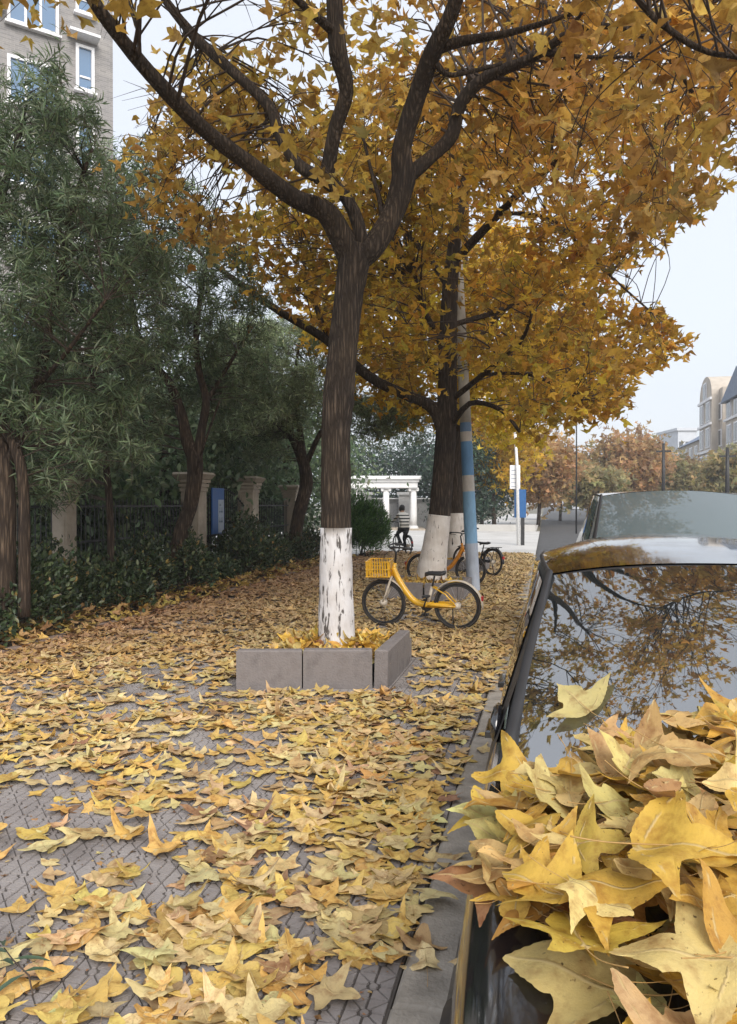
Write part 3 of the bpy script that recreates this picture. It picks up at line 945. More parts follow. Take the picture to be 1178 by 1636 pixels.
ok = ~in_poly(u, v, SKYR) & (v < np.interp(u, [380, 500, 640, 720, 760, 900], [470, 560, 690, 640, 690, 700])) & ~in_poly(u, v, LEFTZ)
c3 = c3[ok]
grow('street_tree', 'bright yellow autumn tree half hidden behind another whitewashed trunk', (W(728, 892, D3).x, W(728, 892, D3).y, .2), T3, L3, c3, .6, 45, PAL3, .16,
     'autumn street trees along the pavement', wash_top=1.42, wash='limewash2', n_single=0, inside=mask_fn([SKYR], .1), seg=14)

# --- distant autumn trees (beyond the side road and across the street)
def far_tree(name, label, base, h, rad, pal, group, ncl=26, nl=46, ls=.3, trunk_r=.16, crown_lo=.3, temps=T_CANOPY, mat='leaf_stuff', cat='tree', seed=1, flat=1.0):
    t = empty(name, base, 0, label, cat, group)
    rd = random.Random(seed)
    mb = MB(); pp = [(0, 0, -.05), (rd.uniform(-.1, .1), rd.uniform(-.1, .1), h * .3), (rd.uniform(-.2, .2), rd.uniform(-.2, .2), h * .6), (0, 0, h * .85)]
    p, r = crom(pp, [trunk_r, trunk_r * .8, trunk_r * .5, trunk_r * .15], 4)
    mb.tube(p, r, 9)
    C = ell_points(ncl, (0, 0, h * (crown_lo + 1) / 2), (rad, rad, h * (1 - crown_lo) / 2), seed=seed)
    for c in C:
        k = min(range(len(p)), key=lambda q: (p[q] - Vector(c)).length + (0.6 if p[q].z > c[2] else 0))
        mb.tube([p[k], p[k].lerp(Vector(c), .5) + Vector((0, 0, .12)), Vector(c)], [r[k] * .5 + .01, r[k] * .3 + .006, .006], 5, cap=False)
    mb.build('trunk', MT['bark'], t, smooth=True)
    g = np.random.default_rng(seed + 50)
    cr = rad * .36
    pos = (C[:, None, :] + g.normal(0, 1, (len(C), nl, 3)) * np.array([cr * .55, cr * .55, cr * .5 * flat])).reshape(-1, 3)
    pos = pos[pos[:, 2] > .3]
    n = len(pos)
    tip = g.normal(0, 1, (n, 3)); tip[:, 2] -= .4
    nr = g.normal(0, .8, (n, 3)); nr[:, 2] += .8
    col, _ = pick(pal, n)
    cj = 1 + .22 * np.sin(pos[:, 0] * 2.1 + seed) * np.sin(pos[:, 2] * 1.9 + seed * 2)
    scatter('crown', temps, g.integers(0, len(temps), n), pos, frames(tip, nr), ls * g.uniform(.7, 1.3, n), col * cj[:, None], MT[mat], t, smooth=False)
    return t

PALB = [(.56, .39, .20, 3), (.62, .45, .24, 2), (.46, .32, .18, 2)]  # PALB to PALR are paled so some distance haze sits in the leaf colour
PALM = [(.50, .39, .19, 3), (.42, .36, .18, 2), (.52, .36, .17, 2)]
PALO = [(.38, .36, .19, 3), (.44, .39, .19, 2), (.48, .36, .17, 1)]
PALR = [(.58, .38, .19, 3), (.50, .34, .19, 2), (.60, .45, .22, 1)]
PALD = [(.045, .08, .055, 3), (.065, .105, .065, 2), (.035, .06, .05, 2)]
q = W(790, 850, 52); far_tree('street_tree', 'yellow autumn tree beyond the side road behind the white and blue sign', (q.x, q.y, 0), 8.5, 3.0, PAL3, 'autumn street trees along the pavement', 60, 70, .28, seed=21)
q = W(860, 850, 60); far_tree('street_tree', 'russet brown autumn tree beyond the side road, right of the blue sign', (q.x, q.y, 0), 7.0, 3.0, PALR, 'autumn street trees along the pavement', 60, 70, .28, seed=22)
q = W(895, 850, 78); far_tree('street_tree', 'rust brown tree farthest along the pavement', (q.x, q.y, 0), 6.5, 3.2, PALB, 'autumn street trees along the pavement', 50, 60, .34, seed=23)
ROW = [(940, 66, 5.6, 2.6, PALO, 'low olive yellow tree across the street beside a thin utility pole'),
       (975, 74, 7.0, 3.2, PALM, 'tan autumn tree across the street, between olive and russet ones'),
       (1010, 72, 8.6, 3.2, PALR, 'tall russet topped tree across the street against the sky'),
       (1045, 80, 8.6, 3.0, PALO, 'thin olive tree across the street beside the dark pole'),
       (1085, 92, 7.4, 3.2, PALB, 'rust orange tree across the street in front of the pale terrace'),
       (1125, 76, 5.2, 2.6, PALO, 'low olive tree in front of the arched roof building'),
       (1168, 66, 6.4, 2.4, PALO, 'sparse greenish tree in front of the gabled building')]
for i, (u_, d_, h_, r_, pl, lb) in enumerate(ROW):
    q = W(u_, 820, d_)
    far_tree('street_tree', lb, (q.x, q.y, -.1), h_, r_, pl, 'trees across the street', 46, 56, .36, seed=30 + i)

# ------------------------------------------------------------------ evergreen narrow-leaf trees along the fence
PALN = [(.135, .19, .095, 3), (.175, .235, .125, 3), (.09, .13, .07, 2), (.26, .31, .18, 1.4)]
PALN2 = [(.25, .31, .16, 3), (.31, .37, .21, 2), (.18, .23, .125, 2)]
def evergreen(name, label, base, trunks, ells, ncl, nl, pal, ls, crad, seed, keep=None):
    t = empty(name, base, 0, label, 'tree', 'narrow leaved evergreens along the fence')
    off = -Vector(base)
    mb, sk, rd = tree_limbs(trunks, 4, 10)
    C = np.concatenate([ell_points(int(ncl * w), c, r, seed=seed + i) for i, (c, r, w) in enumerate(ells)])
    if keep is not None:
        C = C[keep(C)]
    tw = MB(); ends = []
    rr = random.Random(seed)
    for c in C:
        k = int((np.linalg.norm(sk - c, axis=1) + .7 * np.maximum(0, sk[:, 2] - c[2])).argmin())
        a, b = Vector(sk[k]), Vector(c); ln = (b - a).length; r0 = min(rd[k] * .5, .004 + .006 * ln)
        tw.tube([a, a.lerp(b, .5) + Vector((rr.uniform(-.1, .1), rr.uniform(-.1, .1), .1)) * ln, b], [r0, r0 * .7, .003], 5, cap=False)
        for s_ in range(6):
            dr = Vector((rr.gauss(0, .7), rr.gauss(0, .7), rr.gauss(.45, .6))).normalized()
            st = b - dr * .1 + Vector((rr.gauss(0, .1), rr.gauss(0, .1), rr.gauss(0, .1)))
            e = st + dr * crad * rr.uniform(.7, 1.5)
            tw.tube([st, e], [.004, .002], 3, cap=False)
            ends.append((st, e, dr))
    mb.v = [tuple(Vector(q) + off) for q in mb.v]; tw.v = [tuple(Vector(q) + off) for q in tw.v]
    mb.build('trunk', MT['bark_red'], t, smooth=True)
    o = tw.build('twigs', MT['twig'], t, smooth=True); o['kind'] = 'stuff'
    g = np.random.default_rng(seed + 5)
    ST = np.array([e[0] for e in ends]); EN = np.array([e[1] for e in ends]); DR = np.array([e[2] for e in ends])
    n = len(ends) * nl
    i = np.repeat(np.arange(len(ends)), nl); f = g.random(n) ** .6
    pos = ST[i] * (1 - f)[:, None] + EN[i] * f[:, None]
    side = g.normal(0, 1, (n, 3)); side -= (side * DR[i]).sum(1, keepdims=True) * DR[i]
    side /= np.linalg.norm(side, axis=1, keepdims=True)
    tip = DR[i] * g.uniform(.1, .9, (n, 1)) + side
    nr = DR[i] + g.normal(0, .3, (n, 3))
    col, _ = pick(pal, n, .2)
    scatter('foliage', T_NARROW, g.integers(0, 4, n), pos + np.array(off), frames(tip, nr), ls * g.uniform(.7, 1.2, n), col, MT['green'], t, smooth=False)
    return t

def wv(u, v, d): return tuple(W(u, v, d))
def gnd(u, d, z=0.0):
    p = W(u, HZ, d); return (p.x, p.y, z)
TOPLIM = lambda f: (lambda C: (lambda uvd: uvd[1] > np.interp(uvd[0], *f))(proj(C)))
# far left, thick reddish trunk
evergreen('evergreen_tree', 'tall narrow leaved evergreen with thick reddish double trunk at the start of the fence', gnd(20, 9.2),
    [[(6, 985, 9.2, 36), (8, 900, 9.2, 33), (9, 800, 9.2, 31), (4, 720, 9.2, 30), (-10, 660, 9.3, 34), (-30, 560, 9.3, 28), (-20, 430, 9.4, 20), (10, 300, 9.5, 12), (40, 200, 9.5, 6)],
     [(38, 985, 9.1, 20), (39, 880, 9.1, 18), (38, 780, 9.1, 17), (27, 720, 9.1, 17), (6, 680, 9.2, 17)],
     [(14, 740, 9.2, 22), (60, 620, 9.4, 16), (90, 480, 9.6, 12), (120, 330, 9.8, 8), (150, 240, 9.8, 5)],
     [(60, 620, 9.4, 9), (110, 560, 9.0, 7), (170, 480, 8.8, 5)]],
    [((*W(75, 330, 9.5)[:2], 5.0), (1.6, 1.4, 2.5), 1.25), ((*W(20, 250, 9.3)[:2], 5.6), (.9, .9, 1.2), .3), ((*W(60, 620, 9.6)[:2], 3.0), (1.5, 1.2, 1.4), .5)], 120, 17, PALN, .16, .32, 101,
    keep=TOPLIM(([-200, 60, 130, 170, 260, 400], [95, 110, 160, 245, 330, 420])))
evergreen('evergreen_tree', 'slender narrow leaved evergreen standing between the thick double trunk and the forked one', gnd(165, 12.0),
    [[(178, 905, 12, 12), (175, 800, 12, 11), (165, 700, 12, 10), (150, 600, 12, 9), (170, 480, 12, 7), (190, 380, 12, 5), (200, 300, 12, 3)],
     [(150, 600, 12, 6), (100, 520, 12, 5), (80, 420, 12, 3)], [(168, 720, 12, 6), (120, 640, 12.2, 5), (60, 560, 12.3, 3)]],
    [((*W(160, 420, 12)[:2], 5.4), (1.7, 1.5, 2.3), 1.2), ((*W(90, 650, 12)[:2], 2.9), (1.8, 1.2, 1.3), .6)], 110, 17, PALN, .16, .34, 111,
    keep=TOPLIM(([-200, 60, 130, 170, 210, 260, 400], [110, 120, 170, 250, 215, 280, 420])))
evergreen('evergreen_tree', 'narrow leaved evergreen with a forked bare trunk beside the fence pillar', gnd(282, 14.0),
    [[(278, 900, 14, 26), (290, 850, 14, 24), (306, 800, 14, 24), (312, 740, 14, 26), (300, 705, 14, 20), (290, 660, 14, 16), (270, 610, 14, 14), (235, 570, 14, 12), (215, 510, 14, 10), (210, 430, 14, 7), (220, 340, 14, 4)],
     [(314, 745, 14, 18), (322, 690, 14, 14), (330, 640, 14, 13), (318, 590, 14, 11), (315, 520, 14, 9), (330, 430, 14, 6), (340, 350, 14, 3)],
     [(328, 645, 14, 9), (350, 610, 14.2, 7), (380, 560, 14.3, 5)], [(218, 540, 14, 7), (185, 560, 13.8, 6), (150, 585, 13.6, 4)], [(312, 760, 13.9, 5), (330, 700, 13.7, 4), (352, 640, 13.6, 3)]],
    [((*W(285, 430, 14)[:2], 6.2), (2.0, 1.6, 2.3), 1.1), ((*W(330, 560, 15)[:2], 4.2), (1.5, 1.2, 1.0), .4), ((*W(190, 600, 14.6)[:2], 3.6), (1.2, .8, 1.2), .18)], 150, 16, PALN, .17, .36, 121,
    keep=TOPLIM(([-200, 150, 200, 260, 300, 330, 420, 500], [240, 215, 215, 250, 300, 350, 420, 480])))
evergreen('evergreen_tree', 'greyish green fine leaved evergreen with twisted trunk behind the gate pillar', gnd(470, 20.5),
    [[(468, 880, 20.5, 22), (478, 820, 20.5, 21), (490, 770, 20.5, 22), (480, 725, 20.5, 18), (460, 690, 20.5, 12), (425, 665, 20.5, 9), (395, 620, 20.5, 6), (380, 560, 20.5, 4)],
     [(488, 760, 20.5, 14), (480, 690, 20.5, 10), (470, 620, 20.5, 7), (480, 540, 20.5, 4)], [(490, 740, 20.5, 10), (520, 680, 20.4, 8), (570, 640, 20.2, 6), (640, 640, 20, 4)], [(462, 700, 20.5, 6), (480, 640, 20.3, 5), (500, 590, 20.2, 3)]],
    [((*W(450, 600, 20.5)[:2], 5.0), (2.2, 1.8, 1.6), 1.0), ((*W(620, 690, 20.5)[:2], 3.9), (1.4, 1.2, .6), .4), ((*W(400, 680, 20)[:2], 3.7), (1.3, 1.0, 1.0), .3), ((*W(400, 600, 18.6)[:2], 4.6), (1.5, 1.0, 1.5), .6)], 180, 17, PALN2, .18, .42, 131,
    keep=lambda C: (lambda q: ~((q[0] > 545) & (q[1] > 722)))(proj(C)))

# background greenery behind the fence and behind the white pavilion
BGT = [(470, 32, 6.6, 2.8, 'dark evergreen tree behind the twisted trunk, left of the white pavilion', 1), (690, 60, 7.5, 3.0, 'dark cypress like tree right behind the white pavilion', 0), (735, 50, 6.2, 2.3, 'dark bluish evergreen left of the blue sign, beyond the side road', 0),
       (640, 66, 7.0, 3.6, 'dark leafy tree behind the pavilion wall', 0), (770, 58, 5.2, 2.4, 'dark round evergreen close behind the white and blue sign', 0), (560, 62, 7, 3.4, 'dark leafy tree at the hidden end of the pavilion', 0),
       (240, 19.5, 4.6, 1.9, 'leafy green tree behind the railings left of the gate', 1), (420, 26, 5.0, 2.4, 'leafy green tree inside the gateway', 1), (120, 16, 4.0, 1.9, 'leafy green tree in the courtyard behind the first pillars', 1), (20, 14.5, 4.4, 1.8, 'leafy green tree in the courtyard behind the thick trunk', 1),
       (330, 23, 6.0, 2.4, 'dense green tree directly behind the gate pillars', 1), (185, 22, 6.0, 2.4, 'tall dense green tree behind the railings and the slender evergreen', 1), (70, 19, 5.6, 2.4, 'broad dense green tree deep in the courtyard', 1), (400, 33, 8.0, 3.4, 'large green tree deep inside the gateway', 1)]
PALG = [(.15, .21, .11, 3), (.20, .26, .14, 2), (.10, .15, .085, 2)]
for i, (u_, d_, h_, r_, lb, k) in enumerate(BGT):
    p = gnd(u_, d_)
    far_tree('evergreen_tree', lb, p, h_, r_, PALG if k else PALD, 'background evergreens', 60 if not k else 70, 80 if not k else 110, .26 if not k else .18, crown_lo=.06, temps=T_OVAL, mat='green', seed=60 + i)

# ------------------------------------------------------------------ shrubs along the planting strip
PALS = [(.05, .075, .034, 3), (.075, .11, .05, 3), (.032, .052, .026, 2), (.16, .19, .09, 1), (.36, .26, .09, .35)]
PALS2 = [(.07, .055, .03, 2), (.10, .07, .035, 1), (.05, .06, .03, 2)]
PALS3 = [(.07, .16, .03, 3), (.11, .21, .045, 2), (.05, .11, .03, 2)]
def shrub(label, base, rx, ry, h, n, pal, ls, seed, temps=T_OVAL, up=.5, name='shrub'):
    t = empty(name, base, 0, label, 'shrub', 'shrubs in the planting strip')
    g = np.random.default_rng(seed); rr = random.Random(seed)
    mb = MB()
    for k in range(14):
        a = rr.uniform(0, 6.28); q = rr.random() ** .5
        mb.tube([(rr.gauss(0, .08), rr.gauss(0, .08), -.03), (math.cos(a) * rx * q * .5, math.sin(a) * ry * q * .5, h * .45), (math.cos(a) * rx * q * .9, math.sin(a) * ry * q * .9, h * (1 - .35 * q))], [.012, .008, .003], 4, cap=False)
    mb.build('stems', MT['twig'], t, smooth=True)
    # lumpy dome
    a = g.uniform(0, 2 * PI, n); q = g.random(n) ** .5; w = g.random(n) ** .35
    lump = 1 + .16 * np.sin(a * 3 + seed) + .12 * np.sin(a * 5 + 2 * seed + q * 6)
    top = h * (1 - .55 * q ** 2.2) * lump
    pos = np.c_[np.cos(a) * rx * q * lump, np.sin(a) * ry * q * lump, np.maximum(.03, top * w + g.normal(0, .03, n))]
    out_ = pos.copy(); out_[:, 2] = out_[:, 2] * .8 + .05
    out_ /= np.linalg.norm(out_, axis=1, keepdims=True)
    tip = out_ + g.normal(0, .6, (n, 3)); tip[:, 2] += up - .3
    nr = out_ + g.normal(0, .5, (n, 3)); nr[:, 2] += .6
    col, _ = pick(pal, n, .25)
    scatter('foliage', temps, g.integers(0, len(temps), n), pos, frames(tip, nr), ls * g.uniform(.6, 1.3, n), col, MT['green'], t, smooth=False)
    return t
SH = [(7.0, -6.5, .75, .95, .60, 'dark low shrub at the foot of the thick reddish trunk'),
      (8.3, -6.45, .7, .85, .80, 'dark glossy shrub sprawling next to the thick double trunk'),
      (9.5, -6.75, .75, .85, .95, 'taller dark shrub in front of the second fence pillar'),
      (10.6, -6.45, .7, .85, .72, 'dark shrub with scattered pale leaves on its front'),
      (11.8, -6.7, .75, .85, .85, 'dark green shrub in front of the railings, left of the forked trunk'),
      (13.0, -6.45, .68, .85, .90, 'rounded dark shrub topped with fallen yellow leaves by the forked trunk'),
      (14.6, -6.6, .6, .75, .50, 'small low shrub at the foot of the forked trunk'),
      (16.1, -6.45, .68, .9, .95, 'rounded very dark shrub in front of the gate pillar'),
      (17.7, -6.7, .65, .8, .80, 'dark shrub in front of the black gate'),
      (19.3, -6.5, .65, .85, .75, 'brownish shrub left of the twisted trunk'),
      (20.9, -6.55, .6, .8, .7, 'brownish dark shrub beside the twisted trunk')]
for i, (y, x, rx, ry, h, lb) in enumerate(SH):
    shrub(lb, (x, y, .01), rx * .88, ry * .72, h * (1.02, 1.3, 1.12)[i % 3], 2300, PALS2 + PALS if i > 8 else PALS, .085, 200 + i)
shrub('feathery light green bush on grass at the corner of the pavement', gnd(580, 24.5), .68, .8, 1.65, 12000, PALS3, .19, 240, T_NARROW + T_NARROW, 1.0, 'bush')
shrub('tall reddish green shrub growing between the two gate pillars', (-6.75, 16.7, .01), .6, .7, 1.25, 1900, [(.06, .085, .03, 2), (.12, .09, .04, 1), (.04, .06, .03, 1)], .11, 250)

# ------------------------------------------------------------------ fence, pillars and gate
XF = -7.55
def pillar(label, y, h, w, group='stone pillars of the fence', x=XF):
    t = empty('fence_pillar', (x, y, 0), 0, label, 'pillar', group)
    a = w / 2
    MB().box(-a, a, -a, a, -.05, h * .83).build('shaft', MT['stone'], t, bevel=.01)
    MB().box(-a * .72, a * .72, -a - .012, -a + .02, .5, h * .72).build('front_panel', MT['stone'], t)
    for k, (e, z0, z1) in enumerate(((1.1, .83, .862), (1.2, .87, .902), (1.32, .91, .94))):
        MB().box(-a * e, a * e, -a * e, a * e, h * z0, h * z1).build('moulding', MT['stone'], t, bevel=.006)
        MB().box(-a * .98, a * .98, -a * .98, a * .98, h * z1 - .004, h * (z1 + .012)).build('neck', MT['stone'], t)
    b = a * 1.72; c = a * 1.36
    MB().add([(-c, -c, h * .945), (c, -c, h * .945), (c, c, h * .945), (-c, c, h * .945), (-b, -b, h * .99), (b, -b, h * .99), (b, b, h * .99), (-b, b, h * .99), (-b * .9, -b * .9, h * 1.01), (b * .9, -b * .9, h * 1.01), (b * .9, b * .9, h * 1.01), (-b * .9, b * .9, h * 1.01)],
             [(0, 3, 2, 1), (8, 9, 10, 11)] + [(i, (i + 1) % 4, (i + 1) % 4 + 4, i + 4) for i in range(4)] + [(i + 4, (i + 1) % 4 + 4, (i + 1) % 4 + 8, i + 8) for i in range(4)]).build('capital', MT['stone'], t)
    return t
pillar('stone fence pillar half hidden behind the thick reddish trunk', 9.55, 2.0, .27)
pillar('slim stone fence pillar in ivy between thick trunk and forked trunk', 11.0, 2.02, .27)
pillar('stone gate pillar directly behind the forked trunk', 15.7, 2.32, .42)
pillar('stone gate pillar with flared capital right of the blue notice board', 18.9, 2.34, .42)
pillar('pale stone pillar behind the twisted trunk', 22.4, 2.2, .38)
def railing(label, y0, y1, h=1.75):
    t = empty('railing', (XF, (y0 + y1) / 2, 0), 0, label, 'railing', 'black iron railings')
    n = int((y1 - y0) / .13); ym = (y0 + y1) / 2
    me = MB().tube([(0, 0, .12), (0, 0, h - .06), (0, 0, h + .02)], [.011, .011, .002], 5).mesh('bar'); me.materials.append(MT['iron'])
    for k in range(1, n):
        o = bpy.data.objects.new('bar', me); COL.objects.link(o); o.parent = t; o.location = (0, y0 - ym + k * (y1 - y0) / n, 0)
    for z in (.2, 1.0, h - .16):
        MB().box(-.018, .018, y0 - ym, y1 - ym, z, z + .035).build('rail', MT['iron'], t)
    MB().box(-.1, .1, y0 - ym, y1 - ym, -.05, .11).build('plinth', MT['stone'], t)
railing('black iron railing before the first slim pillar', 9.75, 10.8)
railing('black iron railing among the shrubs left of the gate', 11.2, 15.4)
railing('black iron railing right of the gate', 19.2, 22.1)
gate = empty('iron_gate', (XF, 17.3, 0), 0, 'black iron double gate with curved spiked top between stone pillars', 'gate')
for s_ in (-1, 1):
    for k in range(10):
        y = s_ * (.07 + k * .13); h = 1.62 + .42 * math.cos(abs(y) / 1.35 * PI / 2)
        MB().tube([(0, y, .1), (0, y, h), (0, y, h + .09)], [.012, .012, .001], 5).build('bar', MT['iron'], gate)
    MB().tube([(0, s_ * 1.3 * k / 8, 1.58 + .42 * math.cos(1.3 * k / 8 / 1.35 * PI / 2)) for k in range(9)], .02, 6).build('top_rail', MT['iron'], gate)
    for z in (.15, .9): MB().box(-.02, .02, min(0, s_ * 1.3), max(0, s_ * 1.3), z, z + .04).build('rail', MT['iron'], gate)
q = W(357, 815, 17.6)
nb = empty('notice_board', (XF + .1, 16.75, 0), 0, 'blue framed notice board with pale printed panel hung on the gate', 'notice board')
MB().box(-.02, .02, -.33, .33, .95, 2.02).build('frame', plain('board_blue', (.02, .10, .33), .4), nb, bevel=.01)
MB().box(.02, .024, -.02, .29, .98, 1.75).build('printed_panel', plain('panel_grey', (.36, .42, .52), .5), nb)
ink = plain('panel_print', (.08, .12, .2), .6)
for k, (y, z, w_, h_) in enumerate([(.06, 1.45, .05, .12), (.14, 1.45, .05, .12), (.2, 1.45, .04, .12), (.06, 1.22, .05, .12), (.14, 1.22, .05, .12), (.2, 1.22, .04, .12), (.08, 1.62, .14, .03)]):
    MB().box(.0245, .0262, y - w_ / 2, y + w_ / 2, z, z + h_ * .3).build('print_mark', ink, nb)
    MB().box(.0245, .0262, y - w_ / 10, y + w_ / 10, z - .02, z + h_).build('print_mark', ink, nb)

# ------------------------------------------------------------------ grey brick apartment block, upper left
def brick_mat(name, c1, c2, mortar, scale):
    m, nt, p, out = newmat(name)
    tc = node(nt, 'ShaderNodeTexCoord')
    sp = node(nt, 'ShaderNodeSeparateXYZ'); cb = node(nt, 'ShaderNodeCombineXYZ')
    nt.links.new(tc.outputs['Object'], sp.inputs[0])
    nt.links.new(sp.outputs[0], cb.inputs[0]); nt.links.new(sp.outputs[2], cb.inputs[1])
    bt = node(nt, 'ShaderNodeTexBrick', inputs={'Scale': scale, 'Color1': c1, 'Color2': c2, 'Mortar': mortar, 'Mortar Size': .012, 'Brick Width': .55, 'Row Height': .16})
    nt.links.new(cb.outputs[0], bt.inputs['Vector'])
    nz = node(nt, 'ShaderNodeTexNoise', inputs={'Scale': 1.3, 'Detail': 5})
    nt.links.new(tc.outputs['Object'], nz.inputs['Vector'])
    r = ramp(nt, nz.outputs[0], [(.3, L(.82, .82, .84)), (.7, L(1.1, 1.08, 1.05))])
    mx = node(nt, 'ShaderNodeMixRGB', blend_type='MULTIPLY', inputs={0: 1.0})
    nt.links.new(bt.outputs[0], mx.inputs[1]); nt.links.new(r.outputs[0], mx.inputs[2])
    nt.links.new(mx.outputs[0], p.inputs['Base Color'])
    p.inputs['Roughness'].default_value = .85
    b = node(nt, 'ShaderNodeBump', inputs={'Strength': .4, 'Distance': .02})
    nt.links.new(bt.outputs['Fac'], b.inputs['Height']); b.invert = True
    nt.links.new(b.outputs[0], p.inputs['Normal'])
    return m
MT['brick'] = brick_mat('grey_brick', L(.30, .29, .285), L(.22, .215, .215), L(.36, .35, .34), 2.2)
DB = 30.0
cor = W(183, HZ, DB)
# local x axis runs along the facade away from the corner (towards the viewer's left), local -y faces the street
ang = math.atan2(-.72, -.69)
apt = empty('apartment_building', (cor.x, cor.y, 0), ang + 0, 'grey brick apartment building with white framed windows behind the evergreens', 'building')
MB().box(0, 16, -9, 0, -.1, 24.5).build('wall', MT['brick'], apt)
MB().box(-.25, 16.25, -9.25, .25, 24.5, 24.9).build('roof', MT['stone'], apt)
def bwin(x, z, w, h, mull=1, transom=True, hood=False, openw=False):
    f = empty('window', (x, 0, z)); f.parent = apt
    t_ = .11
    for (a, b, c, d_) in ((-t_, w + t_, -t_, 0), (-t_, w + t_, h, h + t_), (-t_, 0, 0, h), (w, w + t_, 0, h)):
        MB().box(a, b, 0.003, .10, c, d_).build('frame', MT['frame_white'], f)
    for k in range(1, mull + 1):
        xx = w * k / (mull + 1); MB().box(xx - .04, xx + .04, .003, .07, 0, h).build('mullion', MT['frame_white'], f)
    for k in range(mull + 1):
        x0, x1 = w * k / (mull + 1) + .04, w * (k + 1) / (mull + 1) - .04
        if transom:
            MB().box(x0, x1, .01, .065, h * .28 - .035, h * .28 + .035).build('transom', MT['frame_white'], f)
        MB().box(x0 - .03, x1 + .03, .004, .02, 0, h).build('pane', MT['window_blue'], f)
    MB().box(-t_ - .08, w + t_ + .08, .003, .20, -t_ - .09, -t_ - .003).build('sill', MT['frame_white'], f)
    if hood: MB().box(-t_ - .12, w + t_ + .3, .003, .55, h + .30, h + .40).build('canopy', MT['frame_white'], f)
# storeys 2.9 m; column of slim windows near the corner, wide ones further along
def zat(v): return CAMH - (v - HZ) / FPX * DB
zs = zat(165) + .15
for k in range(-5, 3):
    zz = zs + k * 2.9
    bwin(.82, zz, .46, 1.5, 0, True, hood=(k == 0 or k == -1))
    bwin(2.1, zz + 1.75, 1.55, 1.5, 2, False)
    bwin(6.0, zz + 1.75, 1.55, 1.5, 2, False)
ac = empty('air_conditioner', (0, 0, 0)); ac.parent = apt
MB().box(3.85, 4.55, .06, .42, zs + 1.95, zs + 2.5).build('air_conditioner', MT['frame_white'], apt, bevel=.02)
bpy.data.objects.remove(ac)
MB().tube([(4.75, .08, 0), (4.75, .08, 24)], .055, 8).build('drain_pipe', MT['frame_white'], apt)

# ------------------------------------------------------------------ white pavilion with ionic columns, wall behind
DP = 50.7
pc = W(618, HZ, DP)
pav = empty('pavilion', (pc.x, pc.y, -.02), YAW - .02, 'white open pavilion with ionic columns and heavy entablature', 'pavilion')
def px(u): return (u - 618) / FPX * DP
for k, u_ in enumerate((572, 617, 661, 527)):
    for row in ((0,) if k < 3 else (0,)):
        x = px(u_)
        c = empty('column', (x, row, 0)); c.parent = pav
        prof = [(.34, 0), (.34, .10), (.29, .13), (.31, .19), (.25, .24)]
        mb = MB()
        n = 18
        mb.lathe(prof, n, Matrix.Translation((0, 0, 0)))
        mb.build('base', MT['white_paint'], c, smooth=False)
        sh = MB(); b0 = []
        for zz, r_ in ((.24, .235), (.9, .232), (1.7, .215), (2.5, .19)):
            b0.append((r_, zz))
        sh.lathe(b0, 20); sh.build('shaft', MT['white_paint'], c, smooth=True)
        cp = MB().lathe([(.19, 2.5), (.25, 2.55), (.27, 2.6)], 18)
        for sgn in (-1, 1):
            cp.lathe([(.02, -.2), (.095, -.2), (.095, .2), (.02, .2)], 12, Matrix.Translation((sgn * .25, 0, 2.6)) @ Matrix.Rotation(PI / 2, 4, 'X'))
        cp.box(-.33, .33, -.26, .26, 2.66, 2.73)
        cp.build('capital', MT['white_paint'], c)
    c2_ = c.copy(); COL.objects.link(c2_); c2_.location = (x, 2.6, 0); c2_.parent = pav
    for ch in list(c.children):
        k2 = ch.copy(); COL.objects.link(k2); k2.parent = c2_
x0, x1 = px(515), px(667)
MB().box(x0, x1, -.35, 2.95, 2.735, 3.1).build('architrave', MT['white_paint'], pav)
MB().box(x0 - .1, x1 + .10, -.47, 3.05, 3.103, 3.26).build('frieze', MT['white_paint'], pav)
MB().box(x0 - .3, x1 + .28, -.66, 3.25, 3.263, 3.5).build('cornice', MT['white_paint'], pav, bevel=.05)
MB().box(x0 - .3, x1 + .5, -.9, 3.4, -.05, .06).build('step', MT['stone'], pav)
wl = empty('garden_wall', (*W(640, HZ, 56)[:2], 0), YAW, 'pale garden wall with dark relief panels behind the white columns', 'wall')
def wx(u): return (u - 640) / FPX * 56
MB().box(wx(540), wx(700), 0, .3, -.1, 2.0).build('wall', noise_mat('wall_grey', L(.34, .34, .34), L(.5, .5, .5), 2, .9), wl)
pm = noise_mat('relief_panel', L(.14, .14, .14), L(.42, .42, .42), 5, .8, .5, 12, c3=L(.25, .25, .25))
for ua, ub in ((600, 612), (622, 640), (668, 684), (648, 660)):
    MB().box(wx(ua), wx(ub), -.04, -.003, .5, 1.75).build('relief_panel', pm, wl)
for u_ in (585, 645):
    gp = empty('gate_post', (wx(u_), -.5, 0)); gp.parent = wl
    MB().box(-.38, .38, -.3, .3, -.1, 2.3).build('post', MT['white_paint'], gp)
    MB().box(-.5, .5, -.42, .42, 2.303, 2.5).build('cap', MT['white_paint'], gp)
MB().box(wx(540), wx(720), -.34, .34, 2.0, 2.08).build('coping', MT['white_paint'], wl)
lw = tag(MB().box(-4.6, -.55, 47.9, 48.2, -.1, .38).build('low_wall', MT['concrete']), 'low pale concrete wall across the far side of the side road', 'wall')

